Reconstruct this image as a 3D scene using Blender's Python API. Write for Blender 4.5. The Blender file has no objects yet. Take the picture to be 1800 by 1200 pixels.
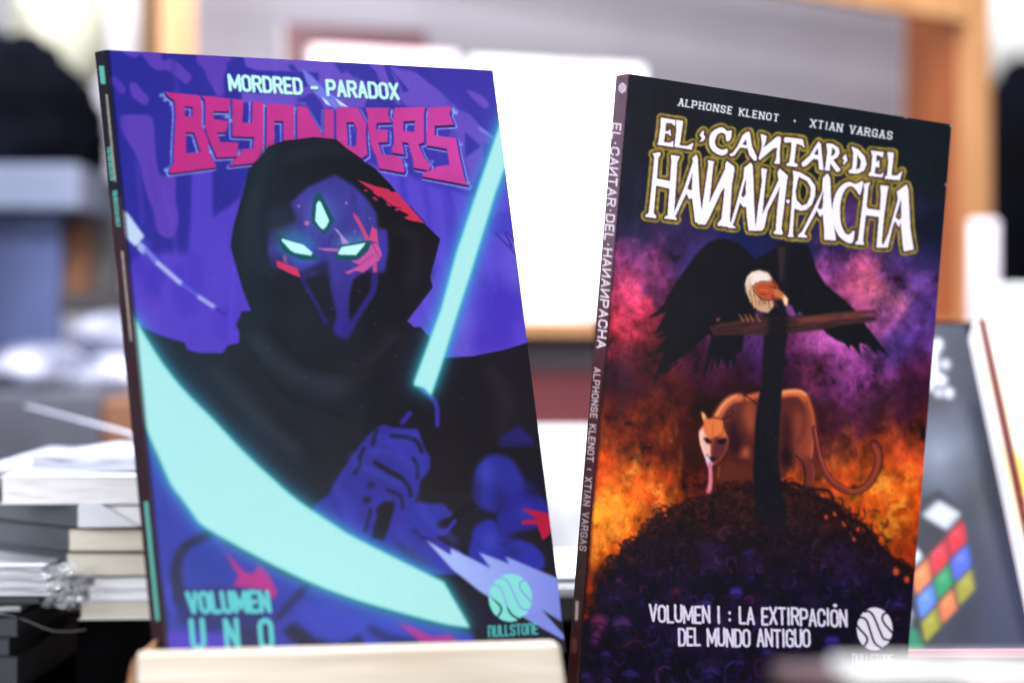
import bpy, math
import numpy as np
from mathutils import Vector, Matrix

# ------------------------------------------------------------ scene, camera, light
scene = bpy.context.scene
col = scene.collection
EYE = .30                      # camera height above the table top, metres
cam_d = bpy.data.cameras.new('camera'); cam = bpy.data.objects.new('camera', cam_d); col.objects.link(cam)
cam.location = (0, 0, EYE); cam.rotation_euler = (math.radians(90), 0, 0)
cam_d.sensor_width = 36; cam_d.lens = 70; cam_d.clip_start = .05; cam_d.clip_end = 60
cam_d.dof.use_dof = True; cam_d.dof.focus_distance = .872; cam_d.dof.aperture_fstop = 3.9; cam_d.dof.aperture_blades = 9
scene.camera = cam

world = bpy.data.worlds.new('World'); scene.world = world; world.use_nodes = True
bg = world.node_tree.nodes['Background']; bg.inputs[0].default_value = (.80, .84, 1, 1); bg.inputs[1].default_value = .34
_nt = world.node_tree; _tc = _nt.nodes.new('ShaderNodeTexCoord'); _sx = _nt.nodes.new('ShaderNodeSeparateXYZ'); _rp = _nt.nodes.new('ShaderNodeValToRGB')
_mr = _nt.nodes.new('ShaderNodeMapRange'); _mr.inputs['From Min'].default_value = -1; _mr.inputs['From Max'].default_value = 1
_rp.color_ramp.elements[0].color = (.42, .42, .5, 1); _rp.color_ramp.elements[1].color = (.98, 1, 1, 1)     # dim hall floor to pale hall ceiling
_nt.links.new(_tc.outputs['Generated'], _sx.inputs[0]); _nt.links.new(_sx.outputs['Z'], _mr.inputs[0]); _nt.links.new(_mr.outputs[0], _rp.inputs[0]); _nt.links.new(_rp.outputs[0], bg.inputs[0])
scene.view_settings.view_transform = 'Standard'; scene.view_settings.look = 'None'
scene.view_settings.exposure = 0; scene.view_settings.gamma = 1

def area(name, loc, target, sx, sy, watts, colour):
    l = bpy.data.lights.new(name, 'AREA'); l.shape = 'RECTANGLE'; l.size = sx; l.size_y = sy; l.energy = watts; l.color = colour
    o = bpy.data.objects.new(name, l); col.objects.link(o); o.location = loc
    o.rotation_euler = (Vector(target) - Vector(loc)).to_track_quat('-Z', 'Y').to_euler()
    return o
area('hall_light_front', (.75, -1.1, .75), (.08, .9, .3), 1.2, .9, 36, (1, .985, .97))
area('stack_fill_light', (-1.0, -.7, .8), (-.15, 1.0, .2), .8, .7, 27, (.93, .95, 1))  # fill light added to brighten the left stack
area('shelf_light', (.1, 1.42, 1.25), (.1, 2.2, .45), .9, .3, 16, (1, .99, 1))
area('far_hall_light', (-1.2, 2.0, 2.3), (-.7, 3.2, .5), 1.2, .8, 52, (.96, .97, 1))
# ------------------------------------------------------------------ print shop
# Cover prints are worked out as arrays of ink colour (numpy) and laid on the
# cover meshes as colour attributes.  Coordinates: tracing units of the cover.
def tr(ox, oy, k, pts):
    return [(ox + x * k, oy + y * k) for x, y in pts]

def catmull(pts, n=6, closed=True):
    P = np.array(pts, float); m = len(P); out = []
    rng = range(m) if closed else range(m - 1)
    for i in rng:
        if closed: p0, p1, p2, p3 = P[i - 1], P[i], P[(i + 1) % m], P[(i + 2) % m]
        else: p0, p1, p2, p3 = P[max(i - 1, 0)], P[i], P[i + 1], P[min(i + 2, m - 1)]
        for t in np.arange(n) / n:
            out.append(tuple(.5 * (2 * p1 + (p2 - p0) * t + (2 * p0 - 5 * p1 + 4 * p2 - p3) * t * t + (3 * p1 - p0 - 3 * p2 + p3) * t ** 3)))
    if not closed: out.append(tuple(P[-1]))
    return out

def vnoise(h, w, cell, rs, octaves=4, stretch=(1, 1)):
    out = np.zeros((h, w)); amp = 1.; tot = 0.
    for o in range(octaves):
        cy = max(cell * stretch[1] / 2 ** o, 1.5); cx = max(cell * stretch[0] / 2 ** o, 1.5)
        gh, gw = int(h / cy) + 3, int(w / cx) + 3
        g = rs.rand(gh, gw)
        y = np.arange(h) / cy; x = np.arange(w) / cx
        iy = y.astype(int); ix = x.astype(int); fy = (y - iy); fx = (x - ix)
        fy = (fy * fy * (3 - 2 * fy))[:, None]; fx = (fx * fx * (3 - 2 * fx))[None]
        a = g[iy][:, ix]; b = g[iy][:, ix + 1]; c = g[iy + 1][:, ix]; d = g[iy + 1][:, ix + 1]
        out += amp * ((a * (1 - fx) + b * fx) * (1 - fy) + (c * (1 - fx) + d * fx) * fy)
        tot += amp; amp *= .55
    return out / tot

def bbox(m, pad):
    r = np.flatnonzero(m.any(1)); c = np.flatnonzero(m.any(0))
    if len(r) == 0: return slice(0, 1), slice(0, 1)
    return slice(max(r[0] - pad, 0), min(r[-1] + pad + 1, m.shape[0])), slice(max(c[0] - pad, 0), min(c[-1] + pad + 1, m.shape[1]))

def blur(m, r):
    if r <= 0: return m
    out = np.zeros_like(m); b = bbox(m, int(3 * r + 4)); out[b] = blur_(m[b], r)
    return out

def blur_(m, r):
    k = max(int(round(r)), 1)
    for _ in range(3):
        for ax in (0, 1):
            p = np.concatenate([np.repeat(m.take([0], ax), k + 1, ax), m, np.repeat(m.take([-1], ax), k, ax)], ax)
            c = np.cumsum(p, ax); n = m.shape[ax]
            m = (c.take(np.arange(2 * k + 1, 2 * k + 1 + n), ax) - c.take(np.arange(0, n), ax)) / (2 * k + 1)
    return m

def dilate(m, r):
    out = np.zeros_like(m); b = bbox(m, int(r + 3)); out[b] = dilate_(m[b], r)
    return out

def dilate_(m, r):
    out = m.copy(); R = int(math.ceil(r))
    pad = np.pad(m, R)
    H, W = m.shape
    for dy in range(-R, R + 1):
        for dx in range(-R, R + 1):
            d = math.hypot(dx, dy)
            if d > r + .5: continue
            wgt = min(1., r + .5 - d)
            np.maximum(out, pad[R + dy:R + dy + H, R + dx:R + dx + W] * wgt, out)
    return out

class Canvas:
    def __init__(s, x0, y0, x1, y1, col):
        s.x0, s.y0 = x0, y0; s.W, s.H = x1 - x0, y1 - y0
        s.im = np.empty((s.H, s.W, 3)); s.im[:] = np.array(col) / 255.
    def mask(s, contours, sub=4):
        m = np.zeros((s.H, s.W))
        if not isinstance(contours[0][0], (tuple, list, np.ndarray)): contours = [contours]
        segs = []
        for c in contours:
            P = np.array(c, float) - (s.x0, s.y0); Q = np.roll(P, -1, 0)
            segs.append(np.concatenate([P, Q], 1))
        E_ = np.concatenate(segs); y_lo = max(int(E_[:, [1, 3]].min()) - 1, 0); y_hi = min(int(E_[:, [1, 3]].max()) + 2, s.H)
        for j in range(y_lo * sub, y_hi * sub):
            y = (j + .5) / sub
            k = (E_[:, 1] > y) != (E_[:, 3] > y)
            if not k.any(): continue
            e = E_[k]; xs = np.sort(e[:, 0] + (y - e[:, 1]) * (e[:, 2] - e[:, 0]) / (e[:, 3] - e[:, 1]))
            row = m[j // sub]
            for a, b in zip(xs[::2], xs[1::2]):
                a = min(max(a, 0), s.W); b = min(max(b, 0), s.W)
                if b <= a: continue
                ia, ib = int(a), int(b)
                if ia == ib:
                    if ia < s.W: row[ia] += (b - a) / sub
                else:
                    row[ia] += (ia + 1 - a) / sub; row[ia + 1:ib] += 1. / sub
                    if ib < s.W: row[ib] += (b - ib) / sub
        return np.clip(m, 0, 1)
    def smask(s, pts, w0, w1=None):
        w1 = w0 if w1 is None else w1
        m = np.zeros((s.H, s.W)); P = np.array(pts, float) - (s.x0, s.y0); n = len(P) - 1
        for i in range(n):
            a, b = P[i], P[i + 1]; wa = w0 + (w1 - w0) * i / n; wb = w0 + (w1 - w0) * (i + 1) / n
            R = max(wa, wb) / 2 + 1
            xa = max(int(min(a[0], b[0]) - R), 0); xb = min(int(max(a[0], b[0]) + R) + 2, s.W)
            ya = max(int(min(a[1], b[1]) - R), 0); yb = min(int(max(a[1], b[1]) + R) + 2, s.H)
            if xa >= xb or ya >= yb: continue
            X, Y = np.meshgrid(np.arange(xa, xb) + .5, np.arange(ya, yb) + .5)
            d = b - a; L = max(d @ d, 1e-9)
            t = np.clip(((X - a[0]) * d[0] + (Y - a[1]) * d[1]) / L, 0, 1)
            D = np.hypot(X - a[0] - t * d[0], Y - a[1] - t * d[1])
            sl = m[ya:yb, xa:xb]; np.maximum(sl, np.clip((wa + (wb - wa) * t) / 2 - D + .5, 0, 1), sl)
        return m
    def put(s, m, col, a=1.):
        c = np.array(col) / 255. if not (isinstance(col, np.ndarray) and col.ndim == 3) else col
        b = bbox(m, 0)
        s.im[b] += ((c[b] if c.ndim == 3 else c) - s.im[b]) * (m[b] * a)[..., None]
    def poly(s, pts, col, a=1., soft=0, smooth=False):
        if smooth: pts = catmull(pts)
        m = s.mask(pts)
        if soft: m = blur(m, soft)
        s.put(m, col, a); return m
    def line(s, pts, w, col, a=1., soft=0, w1=None, smooth=True):
        if smooth and len(pts) > 2: pts = catmull(pts, 5, False)
        m = s.smask(pts, w, w1)
        if soft: m = blur(m, soft)
        s.put(m, col, a); return m
    def dot(s, x, y, rx, ry, col, a=1., soft=0):
        t = np.arange(20) * math.pi / 10
        return s.poly([(x + rx * math.cos(q), y + ry * math.sin(q)) for q in t], col, a, soft)
    def text(s, txt, p0, p1, up, sw, gap=.22, serif=False, only_mask=False, jitter=0., rs=None):
        adv = [GW.get(c, .62) for c in txt]; tot = sum(adv) + gap * (len(txt) - 1)
        p0, p1, up = np.array(p0, float), np.array(p1, float), np.array(up, float)
        ux = (p1 - p0) / tot; x = 0; m = np.zeros((s.H, s.W))
        for c, w in zip(txt, adv):
            o = p0 + ux * x; ex = ux * w
            jy = (rs.rand() - .5) * jitter if rs is not None else 0
            for st in GLYPH.get(c, []):
                P = [o + ex * a + up * (1 - b + jy) for a, b in st]
                np.maximum(m, s.smask(P, sw), m)
                if serif:
                    for k, nb in ((0, 1), (-1, -2)):
                        a, b = st[k]
                        if b in (0, 1) and abs(st[nb][1] - b) > .3:
                            q = o + ex * a + up * (1 - b)
                            np.maximum(m, s.smask([q - ex * .24, q + ex * .24], sw * .8), m)
            x += w + gap
        return m
    def sample(s, u, v):
        x = np.clip(u - s.x0 - .5, 0, s.W - 1.001); y = np.clip(v - s.y0 - .5, 0, s.H - 1.001)
        ix = x.astype(int); iy = y.astype(int); fx = (x - ix)[..., None]; fy = (y - iy)[..., None]
        I = s.im
        return (I[iy, ix] * (1 - fx) + I[iy, ix + 1] * fx) * (1 - fy) + (I[iy + 1, ix] * (1 - fx) + I[iy + 1, ix + 1] * fx) * fy

def lin(c): 
    c = np.clip(c, 0, 1)
    return np.where(c <= .04045, c / 12.92, ((c + .055) / 1.055) ** 2.4)

_O = [(.5, 0), (.85, .06), (1, .2), (1, .8), (.85, .94), (.5, 1), (.15, .94), (0, .8), (0, .2), (.15, .06), (.5, 0)]
GLYPH = {
 'A': [[(0, 1), (.5, 0)], [(.5, 0), (1, 1)], [(.2, .68), (.8, .68)]],
 'B': [[(0, 0), (0, 1)], [(0, 0), (.8, .05), (.9, .25), (.8, .45), (0, .5)], [(0, .5), (.9, .56), (1, .75), (.9, .95), (0, 1)]],
 'C': [[(1, .28), (1, .16), (.8, .02), (.5, 0), (.2, .03), (0, .2), (0, .8), (.2, .97), (.5, 1), (.8, .98), (1, .84), (1, .72)]],
 'D': [[(0, 0), (0, 1)], [(0, 0), (.7, .02), (1, .2), (1, .8), (.7, .98), (0, 1)]],
 'E': [[(0, 0), (0, 1)], [(0, 0), (1, 0)], [(0, .5), (.85, .5)], [(0, 1), (1, 1)]],
 'G': [[(1, .26), (.95, .1), (.5, 0), (.08, .1), (0, .3), (0, .75), (.1, .93), (.5, 1), (1, .95), (1, .55), (.6, .55)]],
 'H': [[(0, 0), (0, 1)], [(1, 0), (1, 1)], [(0, .5), (1, .5)]],
 'I': [[(.5, 0), (.5, 1)]],
 'K': [[(0, 0), (0, 1)], [(1, 0), (0, .55)], [(.3, .42), (1, 1)]],
 'L': [[(0, 0), (0, 1)], [(0, 1), (1, 1)]],
 'M': [[(0, 1), (0, 0)], [(0, 0), (.5, .8)], [(.5, .8), (1, 0)], [(1, 0), (1, 1)]],
 'N': [[(0, 1), (0, 0)], [(0, 0), (1, 1)], [(1, 1), (1, 0)]],
 'n': [[(0, 1), (0, 0), (.6, 0), (1, .15), (1, 1)]],
 'O': [_O],
 'P': [[(0, 0), (0, 1)], [(0, 0), (.8, .02), (1, .15), (1, .42), (.8, .55), (0, .57)]],
 'R': [[(0, 0), (0, 1)], [(0, 0), (.8, .02), (1, .15), (1, .38), (.8, .5), (0, .52)], [(.55, .52), (1, 1)]],
 'S': [[(1, .24), (.95, .08), (.5, 0), (.08, .08), (0, .28), (.15, .43), (.85, .57), (1, .75), (.92, .93), (.5, 1), (.05, .93), (0, .76)]],
 'T': [[(0, 0), (1, 0)], [(.5, 0), (.5, 1)]],
 'U': [[(0, 0), (0, .82), (.2, .98), (.5, 1), (.8, .98), (1, .82), (1, 0)]],
 'V': [[(0, 0), (.5, 1)], [(.5, 1), (1, 0)]],
 'X': [[(0, 0), (1, 1)], [(1, 0), (0, 1)]],
 'Q': [[(0, 1), (0, 0), (1, 1), (1, 0)]],
 'W': [[(0, 0), (0, 1), (1, 0), (1, 1)]],
 '-': [[(0, .55), (1, .55)]], ':': [[(.5, .3), (.5, .36)], [(.5, .74), (.5, .8)]],
 '.': [[(.5, .5), (.5, .56)]], '|': [[(.5, .2), (.5, .8)]], ' ': [],
}
GW = {'I': .16, '-': .4, ':': .3, '.': .25, ' ': .35, 'M': .85, 'E': .52, 'L': .5, '|': .3}

def emblem(cv, cx, cy, rx, ry, col, dark, w):
    t = np.arange(48) * math.pi / 24
    m = cv.mask([(cx + rx * math.cos(q), cy + ry * math.sin(q)) for q in t])
    for L in ([(130, 480), (190, 565), (270, 650), (300, 720), (270, 790), (225, 850)],
              [(150, 400), (215, 385), (270, 410), (310, 480), (380, 700), (430, 790), (520, 850)],
              [(260, 300), (310, 290), (360, 320), (410, 400), (510, 640), (560, 710), (650, 722)],
              [(610, 315), (545, 335), (525, 400), (560, 480), (620, 550), (700, 640)]):
        P = catmull([(cx + rx * (x - 410) / 270., cy + ry * (y - 560) / 325.) for x, y in L], 5, False)
        m *= 1 - cv.smask(P, w)
    m *= 1 - cv.mask([(cx + rx * .3, cy + ry * .92), (cx + rx * .85, cy + ry * .62), (cx + rx * 1.2, cy + ry * 1.3), (cx + rx * .5, cy + ry * 1.3)])
    cv.put(m, col)
def paint_left():
    """Front cover and spine of the violet comic, in tracing units."""
    rs = np.random.RandomState(3)
    cv = Canvas(165, 78, 1012, 1185, (44, 46, 160))
    H, W = cv.H, cv.W
    X, Y = np.meshgrid(np.arange(W) + cv.x0, np.arange(H) + cv.y0)
    g = np.clip((X - 250) / 620., 0, 1)[..., None]
    cv.im = (np.array([42, 42, 148]) * (1 - g) + np.array([66, 57, 172]) * g) / 255.
    k = np.clip((Y - 380) / 220., 0, 1)[..., None]
    cv.im = cv.im * (1 - k) + k * (np.array([66, 50, 174]) / 255.)
    n = vnoise(H, W, 90, rs, 4)[..., None]
    cv.im *= .9 + .2 * n
    V = (90, 62, 180); V2 = (104, 80, 196); DK = (58, 54, 164)
    S = lambda p, c, *a, **kw: cv.poly(tr(180, 90, .225, p), c, *a, **kw)
    B = lambda p, c, *a, **kw: cv.poly(tr(500, 60, .25, p), c, *a, **kw)
    C = lambda p, c, *a, **kw: cv.poly(tr(150, 340, .25, p), c, *a, **kw)
    D = lambda p, c, *a, **kw: cv.poly(tr(500, 340, .275, p), c, *a, **kw)
    F = lambda p, c, *a, **kw: cv.poly(tr(560, 640, .2875, p), c, *a, **kw)
    G = lambda p, c, *a, **kw: cv.poly(tr(230, 900, .25, p), c, *a, **kw)
    Hh = lambda p, c, *a, **kw: cv.poly(tr(620, 900, .25, p), c, *a, **kw)
    fk = 230 / 1624.
    Fa = lambda p, c, *a, **kw: cv.poly(tr(470, 330, fk, p), c, *a, **kw)
    h1 = lambda p: tr(560, 640, 1 / 6., p)
    h2 = lambda p: tr(560, 800, 1 / 6., p)
    # violet brush shapes of the backdrop
    S([(150, -20), (420, -20), (470, 70), (540, 60), (600, 100), (690, 190), (680, 240), (640, 255), (580, 200), (500, 150), (430, 150), (370, 110), (330, 60), (300, 30), (260, 50), (210, 40)], V, smooth=1, soft=1)
    S([(45, 215), (100, 200), (150, 250), (180, 300), (160, 335), (120, 320), (90, 270), (50, 265)], V, smooth=1, soft=1)
    S([(215, 255), (260, 250), (310, 310), (360, 360), (350, 415), (310, 415), (230, 350)], V, smooth=1, soft=1)
    cv.poly([(211, 207), (220, 202), (256, 202), (268, 209), (271, 225), (274, 270), (281, 306), (308, 312), (308, 345), (314, 385), (305, 415), (292, 418), (276, 405), (270, 375), (258, 340), (250, 310), (243, 280), (225, 250), (213, 228)], V, smooth=1, soft=1)
    cv.poly([(337, 300), (373, 300), (374, 382), (400, 365), (425, 345), (430, 320), (460, 320), (460, 640), (230, 600), (224, 470), (250, 445), (330, 452), (335, 385)], (82, 62, 192), soft=2)
    for x, y, a, b, c, q in ((268, 500, 14, 40, (62, 50, 180), .8), (245, 470, 10, 22, (62, 50, 180), .7), (330, 500, 26, 60, (70, 54, 188), .7), (300, 452, 34, 10, (92, 68, 200), .6), (390, 470, 22, 60, (88, 66, 200), .5),
                             (262, 545, 24, 30, (92, 64, 196), .6), (400, 570, 25, 30, (76, 54, 190), .6), (205, 240, 10, 120, (38, 40, 150), .5)):
        cv.dot(x, y, a, b, c, q, 5)
    S([(735, 0), (1000, 0), (1012, 70), (960, 100), (975, 120), (950, 200), (950, 350), (900, 350), (820, 220), (800, 150), (760, 110), (735, 80)], V, soft=1)
    cv.poly([(425, 90), (598, 90), (640, 120), (652, 150), (640, 190), (560, 190), (470, 178), (448, 176), (470, 160), (560, 150), (560, 128), (450, 124), (432, 117)], V2, soft=1)
    cv.poly([(425, 160), (520, 176), (520, 190), (425, 180)], V2, soft=1)
    B([(30, 210), (65, 215), (115, 290), (100, 310), (30, 240)], DK, soft=1)
    B([(80, 470), (200, 410), (260, 480), (300, 560), (270, 620), (200, 600), (150, 480)], DK, soft=1)
    B([(300, 150), (560, 185), (640, 320), (660, 430), (620, 460), (560, 330), (480, 300), (440, 260), (400, 280), (360, 220)], DK, soft=1)
    B([(560, 190), (700, 200), (800, 330), (860, 480), (800, 500), (700, 400), (640, 260)], V2, soft=1)
    B([(690, 200), (720, 205), (850, 480), (830, 500), (760, 400)], DK)
    B([(830, 250), (920, 270), (1010, 340), (1100, 410), (1160, 470), (1215, 530), (1050, 520), (900, 510), (850, 500), (790, 420), (870, 400), (820, 330), (740, 230)], V2, smooth=1, soft=1)
    B([(1280, 395), (1380, 430), (1440, 495), (1410, 525), (1340, 470)], V2, smooth=1, soft=1)
    B([(1130, 480), (1250, 540), (1310, 570), (1370, 640), (1480, 730), (1440, 770), (1400, 770), (1400, 900), (1350, 1000), (1310, 1110), (1200, 1080), (1150, 800), (1170, 600)], V2, soft=1)
    B([(1270, 690), (1385, 790), (1340, 820), (1270, 870)], DK, soft=1)
    B([(1370, 650), (1500, 745), (1500, 760), (1365, 670)], (135, 130, 228), soft=1)
    cv.poly([(640, 285), (700, 300), (770, 330), (840, 345), (890, 250), (940, 640), (760, 640), (640, 560)], (90, 72, 205), soft=3)
    for x0, x1, c in ((700, 712, (66, 56, 186)), (742, 750, (74, 62, 196)), (775, 790, (74, 60, 196))):
        cv.poly([(x0, 300), (x1, 310), (x1 + 20, 480), (x0 + 14, 480)], c, .8, 2)
    cv.dot(880, 540, 40, 60, (66, 48, 186), .8, 12); cv.dot(850, 600, 60, 24, (72, 48, 186), .8, 10)
    cv.dot(905, 470, 24, 40, (104, 92, 216), .7, 10); cv.dot(815, 590, 16, 50, (112, 90, 214), .7, 8)
    D([(1320, 150), (1400, 115), (1460, 150), (1470, 240), (1380, 270), (1310, 250)], (74, 64, 194), smooth=1, soft=2)
    for L in ([(1350, 255), (1500, 410)], [(1405, 245), (1470, 365)], [(1420, 245), (1490, 320)], [(1440, 330), (1475, 360)]):
        cv.line(tr(500, 340, .275, L), 1.6, (36, 30, 110))
    D([(1470, 310), (1500, 330), (1505, 400), (1465, 355)], (150, 160, 240), soft=1)
    for _ in range(110):
        x = rs.uniform(230, 960); y = rs.uniform(100, 600); L = rs.uniform(30, 130); t_ = rs.uniform(-.12, .25) if x < 600 else rs.uniform(.1, .5)
        b_ = cv.im[min(int(y - cv.y0), H - 1), min(int(x - cv.x0), W - 1)] * 255 * (rs.choice([.86, .92, 1.1, 1.16]))
        cv.line([(x, y), (x + L * t_, y + L)], rs.uniform(2, 9), np.clip(b_, 0, 240), .35, 2, smooth=False)
    # streak crossing the title
    B([(120, 240), (200, 300), (290, 400), (360, 440), (450, 515), (360, 530), (230, 430), (160, 350)], (118, 124, 228), soft=1)
    B([(260, 440), (300, 470), (330, 510), (290, 490)], (205, 225, 250)); B([(355, 450), (400, 480), (450, 515), (390, 500)], (205, 225, 250))
    cv.line(tr(500, 60, .25, [(230, 330), (360, 440)]), 1.2, (80, 80, 200))
    # little knife
    C([(250, 108), (300, 140), (415, 300), (385, 350), (350, 372), (262, 292), (246, 200)], (190, 212, 244), soft=1)
    C([(360, 360), (400, 340), (440, 390), (410, 430), (370, 400)], (160, 172, 236), soft=1)
    C([(380, 330), (430, 320), (480, 350), (440, 380)], (60, 56, 170), soft=1)
    for p, w, c in (([(430, 400), (505, 485)], 9, (112, 120, 216)), ([(510, 490), (672, 632)], 8, (172, 182, 240)), ([(680, 640), (790, 715)], 6, (92, 92, 204)), ([(800, 728), (910, 800)], 7, (160, 170, 236)), ([(915, 805), (985, 855)], 5, (56, 46, 166))):
        cv.line(tr(150, 340, .25, p), w, c, soft=1)
    # title block lettering
    t1 = lambda p: tr(280, 160, 2 / 15., p); t2 = lambda p: tr(460, 160, 2 / 15., p); t3 = lambda p: tr(640, 170, 2 / 15., p)
    Ls = [
     [t1([(80, 15), (140, 22), (520, 60), (550, 120), (560, 250), (556, 430), (590, 520), (650, 650), (640, 760), (680, 860), (752, 990), (740, 1010), (150, 1088), (132, 1060), (190, 940), (200, 600), (220, 300), (200, 130), (110, 65)]),
      t1([(338, 205), (445, 210), (438, 345), (335, 335)]), t1([(350, 545), (462, 548), (545, 810), (350, 822)])],
     [t1([(555, 68), (680, 70), (935, 105), (915, 270), (718, 270), (718, 372), (908, 400), (900, 480), (870, 548), (760, 552), (808, 676), (1045, 682), (1022, 865), (760, 882), (700, 740), (640, 600), (604, 460), (610, 250), (600, 120)])],
     [t1([(962, 105), (1112, 120), (1090, 415), (1222, 430), (1232, 130), (1372, 150), (1372, 770), (1300, 900), (1240, 952), (925, 988), (1090, 800), (1090, 770), (1240, 760), (1252, 610), (966, 600)])],
     [t2([(66, 165), (390, 185), (425, 212), (425, 700), (290, 700), (285, 400), (165, 398), (165, 720), (60, 800), (66, 400)])],
     [t2([(468, 200), (590, 210), (650, 320), (740, 480), (820, 605), (828, 235), (952, 245), (955, 700), (468, 700)])],
     [t2([(985, 215), (1160, 218), (1270, 228), (1350, 370), (1382, 420), (1372, 560), (1392, 840), (1320, 888), (1130, 780), (985, 700)]), t2([(1118, 412), (1210, 415), (1258, 510), (1246, 710), (1210, 738), (1138, 715)])],
     [t3([(18, 148), (332, 148), (315, 240), (345, 300), (370, 342), (165, 350), (158, 430), (312, 438), (312, 602), (188, 606), (238, 760), (420, 780), (500, 830), (534, 970), (520, 1004), (198, 944), (160, 800), (90, 640), (50, 400), (50, 250)])],
     [t3([(398, 148), (808, 133), (790, 230), (790, 605), (715, 630), (780, 780), (872, 900), (850, 975), (656, 938), (640, 820), (580, 610), (500, 600), (532, 764), (376, 742), (360, 690), (400, 600), (380, 300)]), t3([(518, 328), (672, 320), (662, 468), (518, 452)])],
     [t3([(842, 148), (1145, 128), (1130, 240), (1184, 372), (932, 385), (928, 512), (1212, 545), (1260, 800), (1330, 1090), (1376, 1168), (756, 1052), (800, 990), (910, 960), (960, 920), (1128, 902), (1090, 690), (825, 642), (818, 500), (840, 300)])],
    ]
    M = np.zeros((H, W)); ys = slice(60, 270); xs = slice(90, 690)
    for L in Ls: np.maximum(M, cv.mask(L), M)
    m = M[ys, xs]
    def sh(a, dx, dy): return np.roll(np.roll(a, dx, 1), dy, 0)
    jit = (rs.rand(m.shape[0]) - .5) * 2.2
    def rag(a, amt):
        o = a.copy()
        for i in range(a.shape[0]):
            if rs.rand() < .35: o[i] = np.roll(a[i], int(round(jit[i] * amt)))
        return o
    put = lambda a, c, al=1: cv.im.__setitem__((ys, xs), cv.im[ys, xs] + (np.array(c) / 255. - cv.im[ys, xs]) * (a * al)[..., None])
    gx = np.linspace(-3, 3, m.shape[1])[None]
    left = rag(sh(dilate(m, 3.2), -3, 3), 1.2); right = rag(sh(dilate(m, 3.2), 3, 4), 1.2)
    wl = np.clip(.5 - gx * 1.5, 0, 1)
    put(left * wl + right * (1 - wl), (156, 178, 250), .95)
    l2 = sh(dilate(m, 2.4), -2, 2); r2 = sh(dilate(m, 2.4), 2, 3)
    put(l2 * wl + r2 * (1 - wl), (50, 56, 172))
    put(sh(m, 0, 3) * wl + sh(m, 0, 3) * (1 - wl), (46, 26, 70), .95)
    for x, y, r in ((283, 168, 4), (290, 176, 4), (300, 184, 3), (358, 223, 3.5), (370, 268, 4), (399, 205, 5), (406, 212, 4), (421, 272, 4), (466, 187, 3), (519, 192, 3), (518, 200, 2), (796, 193, 4), (801, 198, 5), (688, 197, 3), (760, 284, 3), (755, 292, 4), (811, 254, 3), (292, 299, 5), (822, 322, 4), (714, 290, 4)):
        cv.dot(x, y, r * .8, r * .7, (150, 200, 246), .8, 1)
    k = np.clip((X - 290) / 500., 0, 1)[..., None]
    cv.put(M, (np.array([192, 46, 132]) * (1 - k) + np.array([200, 66, 158]) * k) / 255. * (1 + .12 * (vnoise(H, W, 40, rs, 2)[..., None] - .5)))
    a = cv.text('MORDRED - PARADOX', (405, 158), (700, 174), (-2.6, -25.5), 5.7, .3)
    cv.put(np.roll(np.roll(a, 1, 1), 2, 0), (40, 70, 120), .8); cv.put(a, (196, 250, 246))
    # hooded cloak
    cloak = [(270, 584), (300, 595), (325, 602), (330, 615), (350, 620), (392, 620), (400, 607), (420, 602), (421, 585), (415, 570), (425, 547), (441, 546), (427, 510), (415, 470), (405, 432), (410, 400), (422, 355), (427, 340), (437, 297), (455, 280), (472, 257), (500, 247), (513, 246), (553, 241), (573, 243), (591, 245), (607, 259), (627, 273), (639, 283),
             (660, 297), (687, 325), (712, 357), (745, 392), (774, 420), (767, 447), (756, 488), (761, 505), (716, 564), (728, 575), (739, 574), (754, 592), (778, 629), (830, 626), (885, 615), (940, 598), (1020, 1190), (200, 1190), (220, 560)]
    mc = cv.mask(cloak)
    gg = np.clip((X - 430) / 330., 0, 1)[..., None]
    fold = vnoise(H, W, 120, rs, 3, (.6, 1.6))[..., None]
    cc = (np.array([27, 38, 50]) * (1 - gg) + np.array([27, 22, 31]) * gg) / 255. * (.78 + .4 * fold)
    cv.put(mc, cc)
    cv.line([(474, 262), (452, 330), (432, 400), (440, 470)], 16, (40, 58, 66), .5, 8)
    for p, w in (([(560, 620), (640, 660), (700, 640)], 20), ([(430, 640), (480, 720), (560, 800)], 26), ([(800, 660), (830, 740), (820, 840)], 24)):
        cv.line(p, w, (24, 24, 32), .5, 9)
    for p, w in (([(450, 600), (520, 660), (600, 680)], 30), ([(690, 590), (650, 640), (560, 700)], 24), ([(380, 650), (450, 730), (520, 790)], 22), ([(860, 650), (890, 700), (880, 760)], 26), ([(455, 330), (445, 400), (470, 480)], 14), ([(700, 400), (735, 430), (720, 500)], 16), ([(600, 265), (560, 262), (500, 280)], 12)):
        cv.line(p, w, (48, 60, 78) if p[0][0] < 640 else (46, 40, 54), .5, 8)
    for p, w in (([(470, 570), (540, 640), (640, 650), (700, 600)], 5), ([(430, 600), (500, 690), (600, 730)], 5), ([(760, 480), (730, 530), (700, 560)], 6)):
        cv.line(p, w, (16, 18, 26), .6, 3)
    # blood on the hood
    D([(560, -10), (715, -10), (890, 190), (800, 172), (765, 155), (800, 138), (720, 100), (690, 60), (650, 40), (600, 20)], (206, 48, 84), soft=0)
    B([(510, 1022), (640, 1070), (730, 1090), (800, 1150), (860, 1210), (730, 1210), (690, 1140), (640, 1115), (560, 1060)], (200, 46, 84))
    for x, y in ((661, 351), (697, 369), (643, 335), (720, 377), (658, 348)): cv.dot(x, y, 3, 1.6, (200, 46, 84))
    cv.line([(720, 362), (735, 378), (748, 392)], 1.5, (60, 20, 40)); cv.line([(668, 345), (690, 362), (705, 366)], 1.3, (60, 20, 40))
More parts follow.
